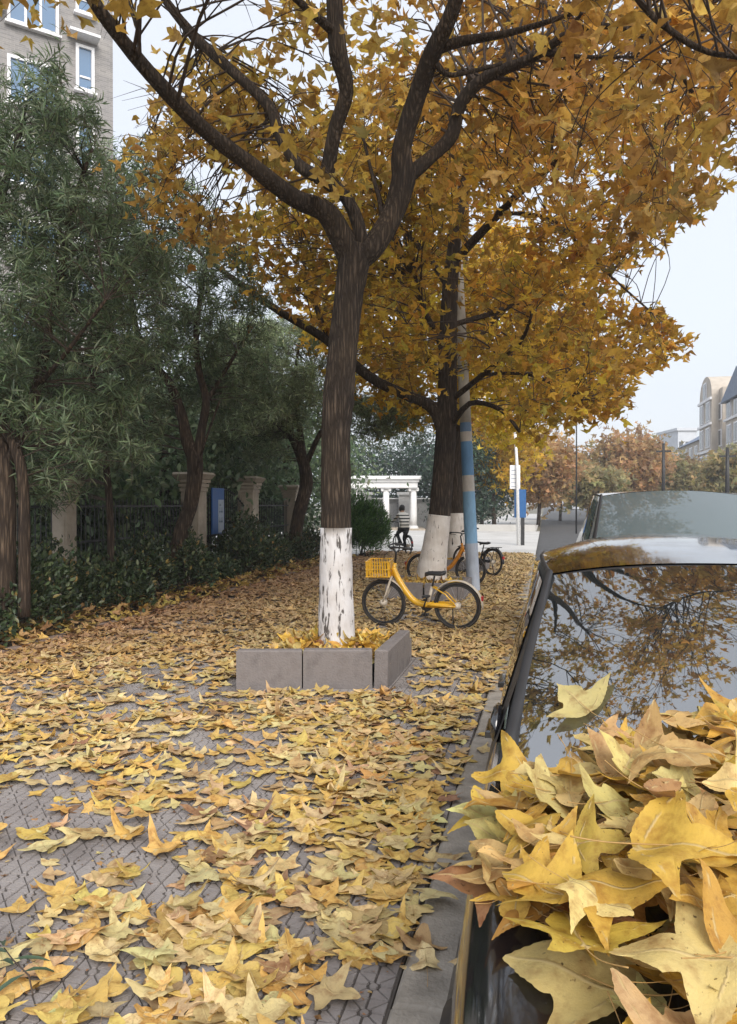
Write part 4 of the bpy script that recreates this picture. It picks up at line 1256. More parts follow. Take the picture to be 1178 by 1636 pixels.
# ------------------------------------------------------------------ buildings across the street
MT['cream'] = noise_mat('cream_render', L(.42, .37, .31), L(.54, .48, .41), 1.2, .9)
MT['dim_glass'] = glass_mat('dim_window', L(.05, .06, .075), 1.7, .1)
MT['blue_roof'] = noise_mat('slate_blue', L(.12, .16, .24), L(.2, .25, .34), 3, .7)
MT['far_white'] = noise_mat('far_white', L(.5, .53, .58), L(.6, .63, .68), 1, .9)
def terrace_windows(par, x, ys, zs_, w, h, nx=1, mat='dim_glass'):
    for y in ys:
        for z in zs_:
            f = empty('window', (x, y, z)); f.parent = par
            MB().box(-.14, -.004, -w / 2 - .16, w / 2 + .16, -.16, h + .16).build('surround', MT['frame_white'], f)
            MB().box(-.17, -.143, -w / 2, -.05, 0, h).build('pane', MT[mat], f)
            MB().box(-.17, -.143, .05, w / 2, 0, h).build('pane', MT[mat], f)
# arched bay house
XB = 20.0
b1 = empty('apartment_building', (XB, 101, 0), 0, 'cream terrace with an arched barrel roof bay across the street', 'building')
MB().box(0, 12, -5, 5, 0, 15.2).build('wall', MT['cream'], b1)
mb = MB(); n = 14
pts = [(-3.6, 13.8)] + [(3.6 * math.cos(PI - PI * k / n), 14.6 + 2.5 * math.sin(PI * k / n)) for k in range(n + 1)] + [(3.6, 13.8)]
mb.add([(-.9, y, z) for y, z in pts] + [(12, y, z) for y, z in pts], [tuple(range(len(pts) - 1, -1, -1)), tuple(range(len(pts), 2 * len(pts)))] + [(i, (i + 1) % len(pts), (i + 1) % len(pts) + len(pts), i + len(pts)) for i in range(len(pts))])
mb.build('arched_roof', MT['cream'], b1)
MB().box(-.9, -.003, -3.6, 3.6, 0, 13.8).build('bay', MT['cream'], b1)
for z in (4.6, 7.8, 11.0, 13.95): MB().box(-1.15, -.905, -3.8, 3.8, z, z + .3).build('cornice', MT['frame_white'], b1)
terrace_windows(b1, -.905, (-1.9, 1.9), (1.4, 5.3, 8.5, 11.6), 1.8, 2.1)
terrace_windows(b1, -.905, (0,), (14.4,), 1.6, 1.8)
for y in (-4.2,):
    terrace_windows(b1, 0, (y,), (1.6, 5.3, 8.5, 11.6), .9, 1.7)
# end wall towards the viewer
for x in (2.0, 5.0, 8.0):
    for z in (5.3, 8.5, 11.6):
        f = empty('window', (x, -5.004, z)); f.parent = b1
        MB().box(-.7, .7, -.12, 0, -.15, 1.95).build('surround', MT['frame_white'], f); MB().box(-.55, .55, -.15, -.123, 0, 1.8).build('pane', MT['dim_glass'], f)
b2 = empty('apartment_building', (XB - .3, 86, 0), 0, 'cream gabled house with slate blue roof, nearest of the terrace across the street', 'building')
MB().box(0, 12, -7, 7, 0, 13.0).build('wall', MT['cream'], b2)
MB().add([(-.5, -7.4, 12.9), (-.5, 7.4, 12.9), (-.5, 0, 15.9), (12, -7.4, 12.9), (12, 7.4, 12.9), (12, 0, 15.9)], [(0, 2, 1), (3, 4, 5), (0, 3, 5, 2), (1, 2, 5, 4), (0, 1, 4, 3)]).build('roof', MT['blue_roof'], b2)
MB().box(3, 4.6, 2.2, 3.8, 14, 17.2).build('chimney', MT['cream'], b2)
MB().box(2.8, 4.8, 2.0, 4.0, 17.2, 17.5).build('chimney_cap', MT['cream'], b2)
for z in (4.4, 7.6, 10.8): MB().box(-.22, -.003, -7.2, 7.2, z, z + .25).build('cornice', MT['frame_white'], b2)
terrace_windows(b2, 0, (-5, -1.7, 1.7, 5), (1.4, 5.1, 8.3, 11.1), 1.7, 1.9)
b3 = empty('apartment_building', (XB + .8, 122, 0), 0, 'lower cream terrace house farther along the street', 'building')
MB().box(0, 10, -9, 9, 0, 10.5).build('wall', MT['cream'], b3)
MB().add([(-.4, -9.3, 10.4), (-.4, 9.3, 10.4), (4, -9.3, 13), (4, 9.3, 13), (10, -9.3, 10.4), (10, 9.3, 10.4)], [(0, 2, 3, 1), (2, 4, 5, 3), (0, 4, 2), (1, 3, 5)]).build('roof', MT['blue_roof'], b3)
terrace_windows(b3, 0, (-6, -2, 2, 6), (1.4, 4.6, 7.8), 1.7, 1.9)
def block(label, u0, u1, vtop, d, rows, cols):
    p = W((u0 + u1) / 2, HZ, d); w = (u1 - u0) / FPX * d; h = CAMH + (HZ - vtop) / FPX * d
    t = empty('apartment_building', (p.x, p.y, 0), YAW, label, 'building')
    MB().box(-w / 2, w / 2, 0, 12, 0, h).build('wall', MT['far_white'], t)
    MB().box(-w / 2 - .4, w / 2 + .4, -.4, 12.4, h, h + .6).build('parapet', MT['far_white'], t)
    for r in range(rows):
        for c in range(cols):
            x = -w / 2 + w * (c + .5) / cols; z = h - 1.2 - (r + 1) * 3.0
            f = empty('window', (x, -.004, z)); f.parent = t
            MB().box(-w / cols * .3, w / cols * .3, -.1, 0, 0, 1.7).build('pane', MT['dim_glass'], f)
            MB().box(-w / cols * .34, w / cols * .34, -.3, 0, -.25, -.02).build('sill', MT['frame_white'], f)
block('pale blue grey apartment slab beyond the arched roof terrace', 1083, 1113, 688, 175, 5, 3)
block('distant pale apartment tower peeking over the autumn trees', 914, 958, 712, 260, 5, 5)

# ------------------------------------------------------------------ thin autumn haze
hm, hnt, hp, hout = newmat('haze')
hnt.nodes.remove(hp)
pv = node(hnt, 'ShaderNodeVolumePrincipled', inputs={'Color': L(.93, .95, .98), 'Density': 0.0013, 'Anisotropy': 0.2})
hnt.links.new(pv.outputs[0], hout.inputs['Volume'])
tag(MB().box(-60, 60, -12, 300, -1.2, 45).build('haze', hm), 'thin pale haze hanging over the whole street', 'haze', kind='stuff')

# ------------------------------------------------------------------ poles and sign
def band_pole():
    a = G(757, 946); top = W(713, 40, FPX * CAMH / (946 - HZ) + .25)
    dirv = (top - a); Ltot = dirv.length; dirv.normalize()
    t = empty('painted_pole', a, 0, 'leaning pole with worn blue and white painted bands beside the yellow bicycle', 'pole')
    rb, rt = .125, .062
    bands = [('blue_grey', 0, .085), ('pale_blue', .085, .175), ('tan', .175, .203), ('blue', .203, .262), ('tan', .262, .279), ('blue2', .279, .295), ('offwhite', .295, 1.0)]
    cols = {'blue_grey': (.36, .40, .47), 'pale_blue': (.20, .37, .55), 'tan': (.50, .46, .42), 'blue': (.11, .25, .45), 'blue2': (.13, .22, .36), 'offwhite': (.50, .47, .42)}
    ms = {}
    for k, (n_, a0, a1) in enumerate(bands):
        if n_ not in ms: ms[n_] = noise_mat('pole_' + n_, L(*[x * .72 for x in cols[n_]]), L(*[min(1, x * 1.12) for x in cols[n_]]), 6, .6, .2, 30, stretch=(1, 1, .35))
        steps = 2 if k < 6 else 12
        pts = [dirv * Ltot * (a0 + (a1 - a0) * i / steps) for i in range(steps + 1)]
        rr = [rb + (rt - rb) * (a0 + (a1 - a0) * i / steps) for i in range(steps + 1)]
        MB().tube(pts, rr, 16, cap=(k == 6)).build('band', ms[n_], t, smooth=True)
    w_ = MB()
    for zz in (5.0,):
        for k in range(3):
            c = dirv * (4.15 + k * .05); r_ = .115
            w_.tube([c + Vector((math.cos(i * PI / 8) * r_, math.sin(i * PI / 8) * r_, .02 * math.sin(i))) for i in range(16)], .008, 5, closed=True)
    w_.build('wire_wrap', MT['iron'], t)
band_pole()
# bus stop style sign
ds = 31.0
sp = gnd(829, ds)
sg = empty('street_sign', sp, YAW, 'slim white pole sign with white upper plate and blue lower box', 'sign')
def sx(u): return (u - 829) / FPX * ds
def sz(v): return CAMH - (v - HZ) / FPX * ds
blue = plain('sign_blue', (.015, .10, .28), .4)
MB().tube([(0, 0, -.1), (sx(826), 0, sz(740)), (sx(819), 0, sz(630))], [.075, .06, .045], 10).build('pole', MT['white_gloss'], sg, smooth=True)
MB().box(sx(815.5), sx(832), .08, .14, sz(781), sz(743)).build('white_plate', MT['white_gloss'], sg, bevel=.01)
MB().box(sx(823), sx(841), .03, .19, sz(827), sz(782)).build('blue_box', blue, sg, bevel=.01)
for k in range(5):
    MB().box(sx(817.5), sx(830), .074, .0785, sz(778 - k * 6.5), sz(776.6 - k * 6.5)).build('text_line', plain('sign_ink', (.35, .38, .45), .5), sg)
MB().box(sx(833.5), sx(838.5), .02, .16, -.05, sz(827)).build('post', MT['iron'], sg)
for (u_, v0, d_, w_, lb) in ((921, 640, 46, .10, 'thin utility pole beyond the white vehicle, left of the olive tree'), (1060, 705, 44, .22, 'short dark pole in front of the trees across the street'), (1162, 715, 40, .25, 'dark pole in front of the gabled building')):
    p = gnd(u_, d_, ROADZ if d_ > 40 else 0); h_ = CAMH + (HZ - v0) / FPX * d_
    t = empty('utility_pole', p, 0, lb, 'pole', 'dark poles across the street')
    MB().tube([(0, 0, -.1), (0, 0, h_ * .6), (0, 0, h_)], [w_ / 2, w_ / 2.3, w_ / 3], 8).build('pole', MT['iron'], t, smooth=True)
    MB().box(-.4, .4, -.05, .05, h_ - .5, h_ - .4).build('cross_arm', MT['iron'], t)

# ------------------------------------------------------------------ bicycles
def wheel(par, x, r=.315, guard=True):
    w = empty('wheel', (x, 0, r)); w.parent = par
    MB().tube([(math.cos(a) * (r - .018), 0, math.sin(a) * (r - .018)) for a in np.linspace(0, 2 * PI, 36, endpoint=False)], .02, 8, closed=True).build('tyre', MT['rubber'], w, smooth=True)
    MB().tube([(math.cos(a) * (r - .048), 0, math.sin(a) * (r - .048)) for a in np.linspace(0, 2 * PI, 36, endpoint=False)], .011, 6, closed=True).build('rim', MT['black_plastic'], w, smooth=True)
    sp_ = MB()
    for k in range(20):
        a = 2 * PI * k / 20; s_ = .03 if k % 2 else -.03
        sp_.tube([(math.cos(a + .25) * .03, s_, math.sin(a + .25) * .03), (math.cos(a) * (r - .05), 0, math.sin(a) * (r - .05))], .0022, 3, cap=False)
    o = sp_.build('spokes', MT['steel'], w)
    MB().lathe([(.012, -.07), (.045, -.045), (.05, 0), (.045, .045), (.012, .07)], 14, Matrix.Rotation(PI / 2, 4, 'X')).build('hub', MT['silver'], w, smooth=True)

def share_bike(name, label, loc, rz, paint, lean=0.05, group='parked bicycles on the pavement', basket=True, steer=0.5, rack=False, straight=False):
    t = empty(name, loc, rz, label, 'bicycle', group)
    t.rotation_euler = (lean, 0, rz)
    P = MT[paint]; r = .315
    # x forward; rear hub (-.5), front hub (.52)
    wheel(t, -.5)
    fk = empty('front_assembly', (.36, 0, 0)); fk.parent = t; fk.rotation_euler = (0, 0, steer)
    hx = .16
    wheel(t, .52)
    fr = MB()
    if straight:
        fr.tube([(.37, 0, .78), (-.2, 0, .74)], .019, 10); fr.tube([(.38, 0, .68), (-.06, 0, .28)], .021, 10)
    else:
        p, rr = crom([(.37, 0, .80), (.30, 0, .64), (.16, 0, .43), (.04, 0, .335), (-.12, 0, .315), (-.3, 0, .312), (-.5, 0, .312)], [.036, .04, .042, .042, .04, .036, .028], 4)
        fr.tube(p, rr, 12)
    fr.tube([(.345, 0, .86), (.385, 0, .68)], .026, 12)
    fr.build('frame', P, t, smooth=True)
    st = MB()
    st.tube([(-.10, 0, .31), (-.165, 0, .56)], .021, 10).build('seat_tube', MT['silver'] if not straight else P, t, smooth=True)
    MB().tube([(-.165, 0, .55), (-.20, 0, .70)], .013, 8).build('seat_post', MT['black_plastic'], t, smooth=True)
    ch = MB()
    for s_ in (-1, 1):
        ch.tube([(-.12, s_ * .05, .315), (-.5, s_ * .06, .315)], .012, 6)
        ch.tube([(-.18, s_ * .03, .56), (-.36, s_ * .06, .47), (-.5, s_ * .062, .315)], .010, 6)
    ch.build('rear_stays', P if not straight else MT['black_plastic'], t, smooth=True)
    # saddle
    prof = [(-.13, .085), (-.08, .095), (0, .06), (.08, .028), (.14, .018)]
    sv = []; n = 10
    sm = MB()
    for x, w_ in prof:
        for k in range(n):
            a = 2 * PI * k / n; sv.append((-.21 + x, math.cos(a) * w_, .735 + .03 * math.sin(a) - (.02 if x > .1 else 0) + (.012 if x < -.1 else 0)))
    sm.add(sv, [(i * n + k, i * n + (k + 1) % n, (i + 1) * n + (k + 1) % n, (i + 1) * n + k) for i in range(len(prof) - 1) for k in range(n)] + [tuple(range(n - 1, -1, -1)), tuple((len(prof) - 1) * n + k for k in range(n))])
    sm.build('saddle', MT['black_plastic'], t, smooth=True)
    # fork
    fo_ = MB()
    for s_ in (-1, 1):
        fo_.tube([(.387, s_ * .02, .68), (.40, s_ * .052, .63), (.46, s_ * .055, .46), (.52, s_ * .055, .315)], [.017, .017, .014, .011], 8)
    fo_.build('fork', MT['silver'] if not straight else MT['black_plastic'], t, smooth=True)
    # stem and handlebar (turned)
    cs, sn = math.cos(steer), math.sin(steer)
    def H(x, y, z): return (.335 + x * cs - y * sn, x * sn + y * cs, z)
    MB().tube([(.345, 0, .84), (.325, 0, 1.0), H(.03, 0, 1.05)], .015, 8).build('stem', MT['black_plastic'], t, smooth=True)
    hb, hr = crom([H(-.16, -.27, 1.07), H(-.05, -.25, 1.09), H(.06, -.12, 1.08), H(.05, 0, 1.05), H(.06, .12, 1.08), H(-.05, .25, 1.09), H(-.16, .27, 1.07)], [.012] * 7, 4)
    MB().tube(hb, hr, 8).build('handlebar', MT['black_plastic'], t, smooth=True)
    for s_ in (-1, 1):
        MB().tube([H(-.17, s_ * .272, 1.068), H(-.05, s_ * .252, 1.09)], .018, 8).build('grip', MT['black_plastic'], t, smooth=True)
        MB().tube([H(-.10, s_ * .25, 1.06), H(.02, s_ * .2, 1.05)], .006, 5).build('brake_lever', MT['black_plastic'], t, smooth=True)
    cb = crom([H(.02, .1, 1.06), H(.16, .06, .98), (.46, .03, .82), (.43, .03, .62)], [.004] * 4, 4)
    MB().tube(cb[0], cb[1], 5).build('cable', MT['black_plastic'], t, smooth=True)
    # mudguards
    def guard(cx, a0, a1, nm, mat):
        mb = MB()
        R0 = r + .028
        def fn(i, j):
            a = a0 + (a1 - a0) * i; y = (j - .5) * .075; rr_ = R0 - .012 * (2 * j - 1) ** 2
            return (cx + math.cos(a) * rr_, y, r + math.sin(a) * rr_)
        mb.grid(fn, 18, 4)
        o = mb.build(nm, mat, t, smooth=True)
        m = o.modifiers.new('thick', 'SOLIDIFY'); m.thickness = .004
    guard(-.5, math.radians(20), math.radians(185), 'rear_mudguard', MT['silver'] if paint == 'yellow' else P)
    guard(.52, math.radians(60), math.radians(150), 'front_mudguard', MT['silver'] if paint == 'yellow' else P)
    # chain guard, crank, pedals
    MB().cbox(-.52, -.02, -.078, -.066, .29, .355, .004).build('chain_guard', P, t, bevel=.005)
    MB().lathe([(.02, -.012), (.085, -.01), (.085, .01), (.02, .012)], 18, Matrix.Translation((-.07, -.056, .30)) @ Matrix.Rotation(PI / 2, 4, 'X')).build('chainring', MT['black_plastic'], t)
    for s_ in (-1, 1):
        MB().tube([(-.07, s_ * .085, .30), (-.07 - s_ * .05, s_ * .095, .30 + s_ * .15)], .011, 6).build('crank', MT['black_plastic'], t, smooth=True)
        MB().cbox(-.07 - s_ * .05 - .045, -.07 - s_ * .05 + .045, s_ * .14 - .045, s_ * .14 + .045, .29 + s_ * .15, .315 + s_ * .15, .004).build('pedal', MT['black_plastic'], t)
    MB().tube([(-.42, -.07, .29), (-.40, -.16, .01)], .009, 6).build('kickstand', MT['black_plastic'], t, smooth=True)
    MB().box(-.845, -.825, -.03, .03, .40, .46).build('reflector', plain('reflector_red', (.4, .02, .02), .3), t)
    if basket:
        bk = empty('basket', (.56, 0, .76)); bk.parent = t; bk.rotation_euler = (0, 0, steer * .3)
        MB().box(-.13, .13, -.16, .16, -.08, -.072).build('basket_floor', P, bk)
        me = MB().box(-.006, .006, -.006, .006, -.075, .13).mesh('basket_slat'); me.materials.append(P)
        for k in range(9):
            f = -1 + 2 * k / 8
            for (a, b) in ((-.13 - .02, f * .165), (.13 + .025, f * .165)):
                o = bpy.data.objects.new('basket_slat', me); COL.objects.link(o); o.parent = bk; o.location = (a, b, 0)
            for (a, b) in ((f * .14, -.17), (f * .14, .17)):
                o = bpy.data.objects.new('basket_slat', me); COL.objects.link(o); o.parent = bk; o.location = (a, b, 0)
        for z in (-.07, .03, .13):
            MB().tube([(-.155, -.175, z), (.16, -.175, z), (.16, .175, z), (-.155, .175, z)], .009, 6, closed=True).build('basket_rim', P, bk)
        MB().box(-.157, -.15, -.1, .1, -.05, .11).build('plate', P, bk)
    if rack:
        rk = MB()
        for s_ in (-1, 1): rk.tube([(-.2, s_ * .06, .62), (-.72, s_ * .06, .66)], .008, 6); rk.tube([(-.52, s_ * .07, .32), (-.62, s_ * .06, .655)], .008, 6)
        for k in range(4): rk.tube([(-.3 - k * .13, -.06, .63 + k * .01), (-.3 - k * .13, .06, .63 + k * .01)], .006, 5)
        rk.build('rear_rack', MT['black_plastic'], t)
    return t
R_ = G(733, 1007); F_ = G(615, 1000)
mid_ = (R_ + F_) / 2
rz = math.atan2(F_.y - R_.y, F_.x - R_.x)
share_bike('bicycle', 'yellow shared bicycle with front basket parked across the pavement, facing the fence', (mid_.x, mid_.y, .004), rz, 'yellow', lean=-.07, steer=.55)
share_bike('bicycle', 'orange bicycle leaning behind the painted pole by the middle planter', (*gnd(712, 15.6)[:2], .004), YAW - .35, 'orange', lean=.05, basket=False, steer=-.4)
share_bike('bicycle', 'black bicycle with rear rack standing right of the painted pole', (*gnd(762, 18.0)[:2], .004), YAW + 2.2, 'black_plastic', lean=.05, basket=False, rack=True, straight=True, group=None)
share_bike('bicycle', 'white city bicycle parked in front of the pavilion columns', (*gnd(592, 41.0)[:2], -.016), YAW + .25, 'white_gloss', lean=.03, basket=True, straight=True, group=None)
cyb = gnd(643, 25.5, -.016)
share_bike('bicycle', 'dark bicycle being ridden away towards the pavilion', cyb, YAW + PI / 2 + .35, 'black_plastic', lean=.0, basket=False, straight=True, steer=.05, group=None)

# ------------------------------------------------------------------ the rider
def rider(loc, rz):
    t = empty('person', loc, rz, 'cyclist in black and white striped top riding away from us', 'person')
    J = {'pel': (-.20, 0, .86), 'belly': (-.17, 0, 1.02), 'chest': (-.08, 0, 1.22), 'neck': (.0, 0, 1.36), 'head': (.04, 0, 1.46), 'top': (.05, 0, 1.56)}
    jv, je, jr = [], [], []
    def v_(p, r): jv.append(p); jr.append(r); return len(jv) - 1
    pel = v_(J['pel'], .135); be = v_(J['belly'], .13); cs_ = v_(J['chest'], .145); nk = v_(J['neck'], .055); hd = v_(J['head'], .088); tp = v_(J['top'], .075)
    je += [(pel, be), (be, cs_), (cs_, nk), (nk, hd), (hd, tp)]
    for s_ in (-1, 1):
        sh = v_((-.05, s_ * .17, 1.28), .06); el = v_((.08, s_ * .27, 1.10), .042); wr = v_((.26, s_ * .26, 1.06), .03); ha = v_((.32, s_ * .255, 1.075), .026)
        je += [(cs_, sh), (sh, el), (el, wr), (wr, ha)]
        for k in range(4):
            a = v_((.335, s_ * (.235 + .014 * k), 1.085 - .003 * k), .009); b = v_((.352, s_ * (.235 + .014 * k), 1.06), .008); je += [(ha, a), (a, b)]
        th = v_((.31, s_ * .225, 1.06), .009); je += [(ha, th)]
        hip = v_((-.18, s_ * .10, .82), .10)
        up = s_ > 0
        kn = v_((.14, s_ * .12, .66 if up else .50), .065); an = v_((-.10 if up else -.0, s_ * .13, .36 if up else .20), .038); to = v_((.08 if up else .15, s_ * .13, .33 if up else .15), .03)
        je += [(pel, hip), (hip, kn), (kn, an), (an, to)]
    me = bpy.data.meshes.new('body'); me.from_pydata(jv, je, [])
    o = bpy.data.objects.new('body', me); COL.objects.link(o); o.parent = t
    m = o.modifiers.new('skin', 'SKIN'); 
    for i, sv in enumerate(me.skin_vertices[0].data):
        sv.radius = (jr[i], jr[i]); sv.use_root = (i == 0)
    s2 = o.modifiers.new('sub', 'SUBSURF'); s2.levels = 2; s2.render_levels = 2
    # colour by height: striped top, dark trousers, skin
    m_, nt, p, out = newmat('rider_clothes')
    tc = node(nt, 'ShaderNodeTexCoord'); sp_ = node(nt, 'ShaderNodeSeparateXYZ'); nt.links.new(tc.outputs['Object'], sp_.inputs[0])
    mr = node(nt, 'ShaderNodeMapRange', inputs={1: 0.0, 2: 1.6}); nt.links.new(sp_.outputs[2], mr.inputs[0])
    W_, K_, D_, SK = L(.68, .66, .6), L(.015, .015, .018), L(.02, .021, .028), L(.42, .26, .18)
    stops = [(0, K_), (.86 / 1.6, D_)]
    z = .87; k = 0
    while z < 1.32:
        stops += [((z) / 1.6, W_ if k % 2 == 0 else K_)]; z += .062 if k % 2 == 0 else .042; k += 1
    stops += [(1.34 / 1.6, W_), (1.375 / 1.6, SK)]
    r_ = ramp(nt, mr.outputs[0], stops); r_.color_ramp.interpolation = 'CONSTANT'
    nt.links.new(r_.outputs[0], p.inputs['Base Color']); p.inputs['Roughness'].default_value = .85
    me.materials.append(m_)
    hr = MB().lathe([(.001, .125), (.05, .118), (.088, .075), (.10, .02), (.097, -.04), (.08, -.09), (.06, -.1)], 14, Matrix.Translation((.03, 0, 1.50)) @ Matrix.Rotation(-.35, 4, 'Y'), cap=False)
    hr.build('hair', plain('black_hair', (.012, .010, .010), .6), t, smooth=True)
    for s_ in (-1, 1):
        MB().lathe([(.001, -.02), (.02, -.01), (.022, .01), (.001, .02)], 8, Matrix.Translation((.045, s_ * .092, 1.46))).build('ear', plain('skin', (.42, .26, .18), .6), t, smooth=True)
        MB().cbox(.02 if s_ > 0 else .06, .17 if s_ > 0 else .24, s_ * .13 - .04, s_ * .13 + .04, .28 if s_ > 0 else .10, .35 if s_ > 0 else .17, .02).build('shoe', MT['black_plastic'], t, bevel=.01)
    nf = MB().lathe([(.001, -.02), (.016, 0), (.001, .03)], 6, Matrix.Translation((.135, 0, 1.465)) @ Matrix.Rotation(.2, 4, 'Y')); nf.build('nose', plain('skin_nose', (.42, .26, .18), .6), t, smooth=True)
rider((cyb[0], cyb[1], cyb[2] + .02), YAW + PI / 2 + .35)

# ------------------------------------------------------------------ cars
def make_car(name, label, x, y0, paint, glass, zs=1.0, ws=1.0, group=None, dome=.075, rail=1.485):
    """front bumper at local y=0 facing -y; z from road"""
    t = empty(name, (x, y0, ROADZ), 0, label, 'car', group)
    P = MT[paint]
    st = [  # y, half width, sill z, shoulder z, centre z
        (.0, .60, .34, .52, .60), (.04, .72, .30, .60, .70), (.14, .80, .26, .70, .80), (.35, .86, .24, .79, .89), (.7, .89, .23, .86, .955), (1.1, .90, .22, .905, .99), (1.42, .905, .22, .925, 1.0),
        (2.0, .91, .22, .945, .97), (3.0, .91, .22, .965, .97), (4.0, .905, .22, .98, .98), (4.35, .89, .24, .98, .99), (4.55, .85, .28, .9, .92), (4.62, .78, .34, .7, .72)]
    NP = 15
    vs = []
    for (y, w, s0, sh, zc) in st:
        w *= ws; half = []
        for k in range(NP):
            f = k / (NP - 1)
            if f < .42:
                g_ = f / .42; zz = s0 + (sh - s0) * g_; xx = w * (.965 + .035 * math.sin(g_ * PI)) - .05 * max(0, g_ - .7) ** 1
            else:
                g_ = (f - .42) / .58; xx = (w * .975 - .006) * (1 - g_); zz = sh + (zc - sh) * (1 - max(0.0, 1 - g_) ** 2.2)
            half.append((xx, zz * zs))
        vs.append([(-a, y, b) for a, b in half] + [(a, y, b) for a, b in reversed(half[:-1])])
    n = len(vs[0]); mb = MB(); mb.v = [p for r_ in vs for p in r_]
    for i in range(len(vs) - 1):
        for k in range(n - 1):
            mb.f.append((i * n + k, i * n + k + 1, (i + 1) * n + k + 1, (i + 1) * n + k))
    mb.f.append(tuple(range(n - 1, -1, -1))); mb.f.append(tuple((len(vs) - 1) * n + k for k in range(n)))
    body = mb.build('body', P, t, smooth=True)
    m = body.modifiers.new('sub', 'SUBSURF'); m.levels = 1; m.render_levels = 1
    # greenhouse
    yb, yt, yr, ye = 1.36, 2.28, 4.0, 4.5
    def ws_b(s): return Vector((s * .80 * ws, yb + .17 * s * s, (1.0 - .055 * s * s) * zs))
    def ws_t(s): return Vector((s * .66 * ws, yt + .12 * s * s, (1.545 - (1.545 - rail) * s * s) * zs))
    def rf(s, f):
        y = yt + .12 * s * s * (1 - f) + (yr - yt) * f
        crown = 1.545 + dome * math.sin(min(1, f * 1.12) * PI * .55) - .02 * f
        edge = rail + .03 * math.sin(f * PI)
        return Vector((s * (.66 + .04 * math.sin(f * PI)) * ws, y, (edge + (crown - edge) * (1 - abs(s) ** 2.6)) * zs))
    def wsp(i, j):
        s = 2 * i - 1; a, b = ws_b(s), ws_t(s)
        p = a.lerp(b, j); p += Vector((0, -.035, .05)) * math.sin(j * PI) * (1 - .5 * s * s)
        return p
    MB().grid(wsp, 24, 14).build('windscreen', MT[glass], t, smooth=True)
    MB().grid(lambda i, j: rf(2 * i - 1, .028 + .972 * j), 24, 20).build('roof', P, t, smooth=True)
    MB().grid(lambda i, j: rf(2 * i - 1, .028 * j) + Vector((0, 0, -.006)), 24, 2).build('windscreen_seal', MT['black_plastic'], t, smooth=True)
    # rear screen
    def rear(i, j):
        s = 2 * i - 1; a = rf(s, 1.0); b = Vector((s * .78 * ws, ye - .06 * s * s, 1.0 * zs)); return a.lerp(b, j) + Vector((0, .05, .02)) * math.sin(j * PI)
    MB().grid(rear, 16, 8).build('rear_window', MT[glass], t, smooth=True)
    for sd_ in (-1, 1):
        # A pillar, roof rail, C pillar
        def side(i, j):
            # i along y from A-pillar foot to rear, j from belt to roof rail
            yy = i
            lo = Vector((sd_ * .865 * ws, yb + .16 + (ye - .1 - yb - .16) * i, (.955 + .02 * i) * zs))
            f = i
            up = rf(sd_, f)
            return lo.lerp(up, j)
        MB().grid(side, 20, 6).build('side_frame', MT['black_plastic'] if paint == 'paint_black' else P, t, smooth=True)
        for (i0, i1, j0, j1, jt) in ((.13, .44, .10, .9, 1), (.48, .80, .10, .9, 1)):
            def win(i, j, i0=i0, i1=i1, j0=j0, j1=j1):
                p = side(i0 + (i1 - i0) * i, j0 + (j1 - j0) * j); return p + Vector((sd_ * .006, 0, .003))
            MB().grid(win, 8, 5).build('side_window', MT[glass], t, smooth=True)
        pp = [ws_b(sd_ * 1.0).lerp(ws_t(sd_ * 1.0), k / 6) + Vector((sd_ * .012, 0, .012)) for k in range(7)] + [rf(sd_, f) + Vector((sd_ * .004, 0, -.006)) for f in (.06, .14, .3, .5, .75, .95)]
        MB().tube(pp, [.024] * 4 + [.02, .017, .014, .012] + [.011] * 5, 10).build('pillar', MT['black_plastic'], t, smooth=True)
        # mirror folded
        mr = empty('mirror', (sd_ * (.845 * ws), yb + .50, 1.035 * zs)); mr.parent = t
        MB().lathe([(.001, -.10), (.045, -.085), (.058, 0), (.045, .085), (.001, .10)], 12, Matrix.Scale(.42, 4, (1, 0, 0)) @ Matrix.Rotation(PI / 2, 4, 'X')).build('mirror_shell', P, mr, smooth=True)
        MB().box(-.06 if sd_ > 0 else 0, 0 if sd_ > 0 else .06, -.03, .03, -.06, -.03).build('mirror_arm', MT['black_plastic'], mr)
        # lamps
        def lamp(i, j):
            y = .07 + .30 * i; return Vector((sd_ * ((.60 + .24 * i) * ws + .012), y - .012, (.60 + .07 * i + (.11 + .02 * i) * j) * zs))
        MB().grid(lamp, 6, 3).build('headlight', MT['steel'], t, smooth=True)
        MB().box(sd_ * .62 * ws - .1, sd_ * .62 * ws + .1, 4.585, 4.63, .72 * zs, .86 * zs).build('tail_light', plain('lamp_red', (.3, .01, .01), .2), t, bevel=.01)
        for yy in (.88, 3.62):
            w = empty('wheel', (sd_ * .80 * ws, yy, .335)); w.parent = t
            rot = Matrix.Rotation(PI / 2, 4, 'Y')
            MB().lathe([(.22, -.10), (.31, -.11), (.335, -.07), (.335, .07), (.31, .11), (.22, .10)], 28, rot).build('tyre', MT['rubber'], w, smooth=True)
            MB().lathe([(.02, -.115), (.10, -.112), (.21, -.09), (.225, -.06), (.225, .06), (.21, .09), (.10, .112), (.02, .115)], 20, rot).build('rim', MT['steel'], w, smooth=True)
        for yy in (2.45, 3.35):
            MB().cbox(sd_ * .912 * ws - .018, sd_ * .912 * ws + .018, yy, yy + .2, .80 * zs, .83 * zs, .006).build('door_handle', P, t)
    gr = empty('grille', (0, .0, .5 * zs)); gr.parent = t
    for k in range(5): MB().box(-.42 * ws, .42 * ws, -.012, .03, -.10 + k * .045, -.075 + k * .045).build('grille_bar', MT['black_plastic'], gr)
    MB().box(-.22, .22, -.03, -.005, .36, .46).build('number_plate', plain('plate_blue', (.03, .08, .3), .5), t)
